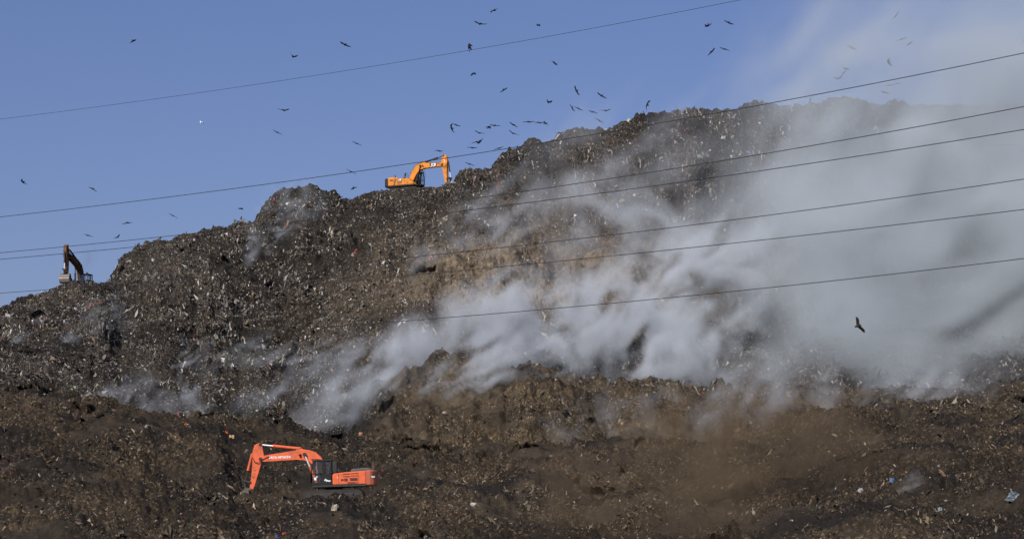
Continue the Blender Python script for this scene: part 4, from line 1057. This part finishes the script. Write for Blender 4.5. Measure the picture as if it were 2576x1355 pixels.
# place in a 2576 px picture, span there, tilt of the wing line, how far the wings' face is turned to us (0 edge on, 1 full), mesh, heading, distance, label
BIRDS = [
 (337, 102, 19, 12, 0.30, 1, 1, 0, 'kite alone high in the upper left sky, above the thin wire'),
 (736, 143, 27, -28, 0.35, 4, 1, 0, 'kite with wings in a sharp V just above the thin wire, left of centre'),
 (868, 113, 28, -22, 0.45, 0, 1, 0, 'banked kite above the thin wire, first left of the big dark kite'),
 (1208, 61, 33, -8, 0.16, 2, 1, 0, 'kite gliding with drooped centre straight above the big dark kite'),
 (1242, 27, 20, 14, 0.2, 0, -1, 0, 'topmost kite near the upper edge, right of centre'),
 (1355, 64, 9, -20, 0.6, 0, 1, 330, 'tiny distant kite at top centre right, above the thin wire'),
 (1181, 117, 25, 76, 0.94, 3, -1, 195, 'large dark kite seen from below right on the thin top wire'),
 (1189, 186, 19, 30, 0.5, 1, -1, 0, 'kite just below the big dark kite under the thin wire'),
 (1396, 160, 19, -42, 0.5, 0, 1, 0, 'kite diving right under the thin wire, right of centre'),
 (1269, 225, 21, 24, 0.3, 1, 1, 0, 'kite with drooping wings midway between thin wire and flock'),
 (1450, 228, 25, -62, 0.6, 0, 1, 0, 'kite standing on its wing above the left shoulder of the summit'),
 (1513, 241, 27, -28, 0.4, 0, 1, 0, 'kite banked right of the one standing on its wing'),
 (1629, 262, 28, 66, 0.65, 3, -1, 0, 'kite with wings raised just above the rubbish summit'),
 (1378, 257, 20, -40, 0.35, 4, 1, 0, 'kite with bent wings left above the summit shoulder'),
 (1440, 273, 24, -58, 0.4, 0, 1, 0, 'left kite of a crossing pair above the summit shoulder'),
 (1456, 274, 26, -28, 0.15, 0, 1, 0, 'right kite of a crossing pair above the summit shoulder'),
 (1491, 282, 23, -10, 0.15, 0, 1, 0, 'left kite of a level pair near the summit edge'),
 (1524, 279, 27, 2, 0.15, 2, 1, 0, 'right kite of a level pair near the summit edge'),
 (1508, 304, 26, -34, 0.08, 0, 1, 0, 'kite gliding low just over the skyline shoulder below the level pair'),
 (1331, 307, 30, -2, 0.10, 0, 1, 0, 'left kite of two that nearly touch wing tips'),
 (1357, 309, 20, -10, 0.10, 0, 1, 0, 'right kite of two that nearly touch wing tips'),
 (1371, 310, 11, -25, 0.8, 3, 1, 330, 'small kite right of the two with touching wing tips'),
 (1148, 315, 26, -22, 0.15, 0, 1, 0, 'upper kite of the pair above the boom of the yellow excavator'),
 (1136, 322, 19, -74, 0.75, 3, 1, 0, 'lower kite of the pair above the boom, standing on its wing'),
 (1244, 316, 28, -1, 0.12, 0, 1, 0, 'level kite overlapping a small broadside kite'),
 (1230, 320, 13, 6, 0.8, 3, -1, 320, 'small broadside kite overlapping a level kite'),
 (1291, 314, 23, -26, 0.25, 0, 1, 0, 'upper kite of the two right of the broadside pair'),
 (1291, 336, 29, -22, 0.08, 2, 1, 0, 'lower kite of the two right of the broadside pair'),
 (1206, 335, 26, -12, 0.12, 2, 1, 0, 'kite above the crossed pair in the mid flock'),
 (1200, 357, 26, 11, 0.12, 0, 1, 0, 'flat kite of the crossed pair in the mid flock'),
 (1207, 357, 21, 44, 0.6, 3, 1, 0, 'steeply banked kite of the crossed pair in the mid flock'),
 (1189, 372, 27, -7, 0.10, 0, 1, 0, 'kite directly below the crossed pair'),
 (1256, 373, 25, 13, 0.10, 0, 1, 0, 'kite just touching the second power line from above'),
 (1105, 380, 22, -13, 0.12, 0, 1, 0, 'kite left above the raised arm of the yellow excavator'),
 (1181, 413, 27, -16, 0.10, 0, 1, 0, 'kite right of the top of the yellow excavator arm'),
 (714, 278, 31, -5, 0.12, 2, 1, 0, 'upper kite of two above the round knoll'),
 (697, 333, 25, -24, 0.12, 0, 1, 0, 'lower kite of two above the round knoll'),
 (897, 361, 25, -20, 0.12, 0, 1, 0, 'kite above the second power line, left of the yellow excavator'),
 (883, 432, 28, -24, 0.05, 0, 1, 0, 'kite crossed by the second power line left of the yellow excavator'),
 (887, 474, 16, 35, 0.4, 1, 1, 0, 'kite low over the dip left of the yellow excavator'),
 (57, 457, 11, -60, 0.9, 3, 1, 320, 'small kite at the far left edge of the sky'),
 (232, 474, 19, -26, 0.3, 1, 1, 0, 'kite above the second power line at far left'),
 (434, 542, 24, -28, 0.10, 0, 1, 0, 'kite below the second power line above the left terrace'),
 (607, 525, 12, -4, 0.5, 3, 1, 320, 'small kite left of the round knoll'),
 (600, 557, 22, 2, 0.10, 0, 1, 0, 'kite just clearing the skyline left of the round knoll'),
 (322, 560, 29, 3, 0.10, 1, 1, 0, 'upper kite of three over the left excavator'),
 (221, 592, 19, -14, 0.15, 0, 1, 0, 'left kite of three over the left excavator'),
 (295, 597, 21, 24, 0.10, 2, 1, 0, 'right kite of three over the left excavator'),
 (1780, 65, 20, 20, 0.85, 3, 1, 0, 'broad winged kite, upper left of four right of the thin wire end'),
 (1834, 58, 26, -29, 0.35, 0, 1, 0, 'banked kite, upper right of four right of the thin wire end'),
 (1791, 130, 21, 44, 0.5, 0, 1, 0, 'kite, lower left of four right of the thin wire end'),
 (1822, 124, 27, -12, 0.12, 0, 1, 0, 'thin gliding kite, lower right of four right of the thin wire end'),
 (2254, 40, 30, 53, 0.22, 0, 1, 280, 'topmost kite veiled by smoke at upper right'),
 (2143, 121, 26, -31, 0.3, 0, 1, 285, 'leftmost kite in the thin smoke at upper right'),
 (2270, 99, 22, 13, 0.08, 0, 1, 285, 'thin kite over another in the smoke at upper right'),
 (2287, 111, 23, 34, 0.4, 0, 1, 285, 'kite under a thin one in the smoke at upper right'),
 (2236, 157, 18, -55, 0.9, 3, 1, 285, 'broad kite with raised wings in the smoke'),
 (2123, 184, 26, 50, 0.3, 0, 1, 285, 'steep kite of a stacked pair left in the smoke'),
 (2128, 173, 20, -6, 0.10, 0, 1, 285, 'flat kite of a stacked pair left in the smoke'),
 (2107, 198, 21, -5, 0.10, 2, 1, 285, 'kite low left in the smoke under the stacked pair'),
 (2225, 233, 24, -9, 0.3, 0, 1, 285, 'lowest kite in the smoke, under the second power line'),
 (2256, 211, 21, 6, 0.10, 0, 1, 285, 'right kite of two just under the second power line in smoke'),
 (2238, 216, 12, -10, 0.2, 0, 1, 300, 'left kite of two just under the second power line in smoke'),
 (2574, 105, 24, 38, 0.3, 0, 1, 280, 'kite cut by the right edge of the picture'),
 (2160, 819, 44, -58, 0.90, 5, -1, 180, 'large near kite in front of the thick smoke at right'),
 (1723, 277, 15, 8, 0.10, 0, 1, 318, 'kite skimming the summit skyline near the second power line'),
 (1409, 335, 17, -3, 0.3, 0, 1, 300, 'kite skimming the left slope of the summit'),
]
rb = random.Random(3)
for bi, (px, py, span, ang, opn, mi, hd, dist, lab) in enumerate(BIRDS):
    Y = dist if dist else min(300.0, max(190.0, 1.5 * F_PX / (span * 1.12)))
    c = min(1.0, span / F_PX * Y / 1.46)
    a = R(ang)
    sgn = rb.choice((-1, 1))
    w_ = Vector((c * math.cos(a), sgn * math.sqrt(max(0, 1 - c * c)), c * math.sin(a)))
    view = world_at(px, py, Y).normalized()
    pz = Vector((-math.sin(a), 0, math.cos(a)))
    if opn < 0.5 and pz.z < 0: pz = -pz
    up = (pz * math.sqrt(1 - opn * opn) + view * opn)
    up = (up - w_ * up.dot(w_)).normalized()
    right = w_ * hd
    fwd = up.cross(right)
    m = Matrix((right, fwd, up)).transposed().to_4x4()
    o = link('black_kite', KITES[mi])
    o.matrix_world = Matrix.Translation(world_at(px, py, Y)) @ m
    tag(o, lab, 'bird', 'kites wheeling over the landfill')
# a white bird
wb = kite_mesh(10, -30, 0.5, 'white_bird'); wb.materials[0] = M['white_bird']
o = link('white_bird', wb)
o.matrix_world = Matrix.Translation(world_at(507, 307, 250)) @ Matrix.Rotation(R(70), 4, 'Z') @ Matrix.Rotation(R(40), 4, 'X') @ Matrix.Diagonal((0.62, 0.62, 0.62, 1))
tag(o, 'small white bird alone in the left sky', 'bird')

# a kite sitting on the ridge
def perched():
    bm = bmesh.new()
    rings = [(0.0, -0.06, 0.03), (0.10, -0.03, 0.09), (0.25, 0.0, 0.135), (0.40, 0.03, 0.12), (0.50, 0.06, 0.085), (0.56, 0.075, 0.065), (0.62, 0.085, 0.068), (0.67, 0.08, 0.04), (0.69, 0.08, 0.01)]
    prev = None
    for z, x, r in rings:
        ring = [bm.verts.new((x + r * math.cos(2 * math.pi * k / 10), r * 0.85 * math.sin(2 * math.pi * k / 10), z + 0.12)) for k in range(10)]
        if prev:
            for k in range(10): bm.faces.new((prev[k], prev[(k + 1) % 10], ring[(k + 1) % 10], ring[k]))
        else: bm.faces.new(ring[::-1])
        prev = ring
    bm.faces.new(prev)
    for s in (-1, 1):                                     # folded wing and tail edge, legs
        a = [bm.verts.new(p) for p in ((0.0, s * 0.12, 0.52), (0.08, s * 0.13, 0.30), (-0.14, s * 0.06, 0.02), (-0.20, s * 0.03, 0.04), (-0.10, s * 0.10, 0.36))]
        bm.faces.new(a)
        bmesh.ops.create_cone(bm, cap_ends=True, segments=6, radius1=0.015, radius2=0.03, depth=0.16, matrix=Matrix.Translation((0, s * 0.05, 0.08)))
    bmesh.ops.create_cone(bm, cap_ends=True, segments=6, radius1=0.022, radius2=0.004, depth=0.07, matrix=Matrix.Translation((0.17, 0, 0.735)) @ Matrix.Rotation(R(110), 4, 'Y'))
    a = [bm.verts.new(p) for p in ((-0.08, -0.05, 0.12), (-0.08, 0.05, 0.12), (-0.26, 0.06, -0.10), (-0.26, -0.06, -0.10))]
    bm.faces.new(a)
    me = bpy.data.meshes.new('perched_kite'); bm.to_mesh(me); bm.free()
    me.polygons.foreach_set('use_smooth', np.ones(len(me.polygons), bool))
    return me
o = link('perched_kite', perched(), M['kite'])
gp, gn = ground_at(2037, 258)
o.location = gp; o.rotation_euler = (0, 0, R(-25)); o.scale = (1.15,) * 3
tag(o, 'kite perched upright on the smoky summit ridge', 'bird')
st_ = MB().tube((0, 0, 0), (0.9, 0.05, -0.28), 0.035, 7, 0.02).tube((0.45, 0.02, -0.14), (0.5, 0.02, -0.5), 0.02, 6).build('stick', mat_plain('dead_wood', (0.06, 0.045, 0.035), 0.9))
st_.location = ground_at(2060, 258)[0] + Vector((0, -0.2, 0.45))
tag(st_, 'bare stick poking out of the ridge beside the perched kite', 'stick')

# ------------------------------------------------------------------ single pieces of rubbish that stand out
def rag_mesh(w, l, seed, puff=0.25, n=8):
    """A crumpled sheet or bag with thickness."""
    rng = np.random.default_rng(seed)
    u, v = np.meshgrid(np.linspace(-1, 1, n), np.linspace(-1, 1, n), indexing='ij')
    rim = 1 - 0.28 * np.abs(fbm(u * 1.5 + seed, v * 1.5, 0.3 + 0 * u, 2)) * 2
    x = u * w / 2 * rim; y = v * l / 2 * rim
    z = (fbm(u * 1.4 + seed * 1.7, v * 1.4, 0.7 + 0 * u, 3) * 1.1 + puff * (1 - u ** 2) * (1 - v ** 2)) * min(w, l) * 0.6
    top = np.stack([x, y, z + 0.012], -1).reshape(-1, 3); bot = np.stack([x, y, z - 0.012 - 0.03 * puff], -1).reshape(-1, 3)
    i = np.arange(n * n).reshape(n, n)
    q = np.stack([i[:-1, :-1], i[1:, :-1], i[1:, 1:], i[:-1, 1:]], -1).reshape(-1, 4)
    rim_i = np.concatenate([i[0, :-1], i[:-1, -1], i[-1, :0:-1], i[:0:-1, 0]])
    sides = np.stack([rim_i, np.roll(rim_i, -1), np.roll(rim_i, -1) + n * n, rim_i + n * n], -1)
    return np_mesh('rag', np.concatenate([top, bot]), np.concatenate([q, q[:, ::-1] + n * n, sides]), False)
_rm = {}
def rag_mat(rgb):
    if rgb not in _rm: _rm[rgb] = mat_plain('plastic_%02d' % len(_rm), rgb, 0.5, 0, 0.55, (0.07, 0.06, 0.05), 3.0)
    return _rm[rgb]
# name, label, category, place (2576 px picture), width m, length m, colour, turn, group
WHITE = (0.40, 0.39, 0.365); CREAM = (0.36, 0.31, 0.23); BLUE = (0.07, 0.13, 0.24); GREYB = (0.12, 0.15, 0.18); RED = (0.30, 0.045, 0.035); YEL = (0.62, 0.46, 0.10); GRN = (0.20, 0.32, 0.14); ORG = (0.58, 0.17, 0.05)
ITEMS = [
 ('plastic_bag', 'blue plastic bag on the lower right slope', 'bag', 2240, 1206, 0.40, 0.48, BLUE, 10),
 ('torn_sheet', 'grey blue torn sheet near the lower right edge', 'sheet', 2548, 1252, 0.75, 0.75, GREYB, 30),
 ('plastic_bag', 'pale grey bag beside a burrow low on the right slope', 'bag', 2165, 1236, 0.36, 0.40, (0.34, 0.34, 0.35), 60),
 ('plastic_bag', 'small pale blue bag right of the tiny foreground wisp', 'bag', 2361, 1282, 0.28, 0.3, (0.20, 0.25, 0.27), 0),
 ('plastic_bag', 'red bag at the bottom edge below the orange red excavator', 'bag', 717, 1341, 0.30, 0.36, RED, 20),
 ('plastic_bag', 'blue and crumpled bag at the bottom edge beside the red one', 'bag', 699, 1350, 0.28, 0.24, (0.05, 0.08, 0.24), 70),
 ('plastic_bag', 'white bag on the dark bank right below the orange red excavator', 'bag', 1192, 1265, 0.40, 0.30, WHITE, 25),
 ('sack', 'pale tan sack half buried in front of the excavator bench', 'sack', 838, 1278, 0.45, 0.75, CREAM, 10),
 ('plastic_bag', 'white and orange bag above the tail of the orange red excavator', 'bag', 906, 1090, 0.34, 0.42, (0.42, 0.22, 0.13), 15),
 ('plastic_bag', 'round cream bag on the face of the middle mound', 'bag', 1119, 1039, 0.42, 0.32, CREAM, 5),
 ('paper_sheet', 'tan sheet on the slope right of the flames', 'sheet', 581, 1101, 0.42, 0.30, (0.50, 0.36, 0.18), 5),
 ('plastic_bag', 'bright white bag at the left margin below the left excavator', 'bag', 22, 795, 0.85, 0.42, WHITE, 20),
 ('plastic_bag', 'white bag alone at mid slope under the fifth power line', 'bag', 800, 827, 0.50, 0.34, WHITE, 15),
 ('cloth', 'pale hanging cloth strips below the yellow excavator', 'cloth', 833, 586, 0.55, 1.5, (0.46, 0.40, 0.30), 12),
 ('cloth', 'orange red cloth strip hanging under the round knoll', 'cloth', 722, 568, 0.25, 1.2, (0.48, 0.10, 0.05), 8),
 ('cloth', 'orange rag on the dark slope under the left excavator', 'cloth', 250, 760, 0.24, 0.6, (0.34, 0.10, 0.04), 25),
 ('cloth', 'red rag left of the orange rag under the left excavator', 'cloth', 226, 768, 0.22, 0.7, RED, 5),
 ('pole', 'long pale stick lying aslant on the left slope', 'pole', 317, 785, 0.10, 2.4, (0.42, 0.38, 0.30), 55),
 ('cloth', 'red rag hanging in mid slope below the cloth strips', 'cloth', 894, 632, 0.22, 0.9, RED, 20),
 ('plastic_sheet', 'yellow flap of plastic on the upper right slope', 'sheet', 1766, 390, 0.62, 0.42, YEL, 60),
 ('plastic_sheet', 'grey green flap beside the yellow flap', 'sheet', 1755, 391, 0.48, 0.55, (0.36, 0.42, 0.32), 25),
 ('plastic_bag', 'white bag under the summit ridge in the pale litter patch', 'bag', 1820, 348, 0.66, 0.56, WHITE, 10),
 ('plastic_bag', 'small bright blue scrap above the third power line at right', 'bag', 1882, 383, 0.42, 0.34, (0.10, 0.26, 0.62), 30),
 ('plastic_sheet', 'pale yellow strip standing near the summit skyline', 'sheet', 1582, 294, 0.30, 1.0, (0.60, 0.56, 0.28), 20),
 ('plastic_sheet', 'white torn strip on the left shoulder of the summit', 'sheet', 1404, 345, 0.28, 1.1, WHITE, 25),
 ('plastic_bag', 'white scrap on the summit skyline notch', 'bag', 1523, 316, 0.7, 0.35, WHITE, 0),
 ('plastic_bag', 'white bag in the middle of the tan bare patch', 'bag', 1326, 656, 0.36, 0.5, WHITE, 15),
 ('plastic_bag', 'cream bag on the bank above the wide wisp in mid slope', 'bag', 1118, 552, 0.6, 0.42, CREAM, 35),
 ('cloth', 'white streamer on the slope right of the small left wisp', 'cloth', 466, 1000 - 84, 0.22, 0.9, WHITE, 8),
 ('plastic_bag', 'white bag low on the left slope above the brown crest', 'bag', 371, 1084 - 10, 0.40, 0.34, WHITE, 40),
 ('cloth', 'orange strip high in the smoky right ridge', 'cloth', 2026, 368, 0.2, 1.0, (0.55, 0.22, 0.06), -22),
 ('plastic_bag', 'white cluster of bags far right on the smoky ridge', 'bag', 2067, 263, 0.6, 0.35, WHITE, 0),
]
for k, (nm, lab, cat, px, py, w_, l_, rgb, turn) in enumerate(ITEMS):
    gp, gn = ground_at(px, py)
    me = rag_mesh(w_, l_, 3 + 7 * k, 0.5 if 'bag' in nm or nm == 'sack' else 0.1)
    o = link(nm, me, rag_mat(rgb))
    n_ = (gn + Vector((0, -0.9, 0.1))).normalized()
    up_ = Vector((math.sin(R(turn)), 0, math.cos(R(turn)))); up_ = (up_ - n_ * up_.dot(n_)).normalized()
    rt = up_.cross(n_)
    o.matrix_world = Matrix.Translation(gp + n_ * 0.06) @ Matrix((rt, up_, n_)).transposed().to_4x4()
    tag(o, lab, cat)

# ------------------------------------------------------------------ two small fires
def mat_flame():
    m = bpy.data.materials.new('flame'); m.use_nodes = True
    nt = m.node_tree; b = nt.nodes['Principled BSDF']
    b.inputs['Base Color'].default_value = (0.5, 0.08, 0.01, 1)
    b.inputs['Emission Color'].default_value = (1.0, 0.16, 0.03, 1)
    b.inputs['Emission Strength'].default_value = 0.3
    return m
M['flame'] = mat_flame()
def fire(px, py, size, lab, seed):
    rng = random.Random(seed)
    root = empty('fire', ground_at(px, py)[0] + Vector((0, -0.1, 0)))
    tag(root, lab, 'fire', 'small fires in the rubbish')
    for k in range(4):
        bm = bmesh.new(); n = 7; h = size * rng.uniform(0.5, 1.0); r = size * rng.uniform(0.05, 0.09)
        x0 = size * rng.uniform(-0.3, 0.35); prev = None
        for j in range(6):
            t = j / 5; rr = r * (math.sin(math.pi * min(1, t * 0.85 + 0.15)) ** 0.8) + 0.004
            cx = x0 + size * 0.28 * t * t + 0.03 * math.sin(5 * t + k)
            ring = [bm.verts.new((cx + rr * math.cos(2 * math.pi * q / n), rr * math.sin(2 * math.pi * q / n), h * t - 0.04)) for q in range(n)]
            if prev:
                for q in range(n): bm.faces.new((prev[q], prev[(q + 1) % n], ring[(q + 1) % n], ring[q]))
            prev = ring
        me = bpy.data.meshes.new('flame_tongue'); bm.to_mesh(me); bm.free()
        link('flame_tongue', me, M['flame'], root)
fire(470, 1077, 0.48, 'bright orange flame burning on the brown slope at left', 1)
fire(567, 1093, 0.34, 'dimmer small flame right of the bright one', 2)
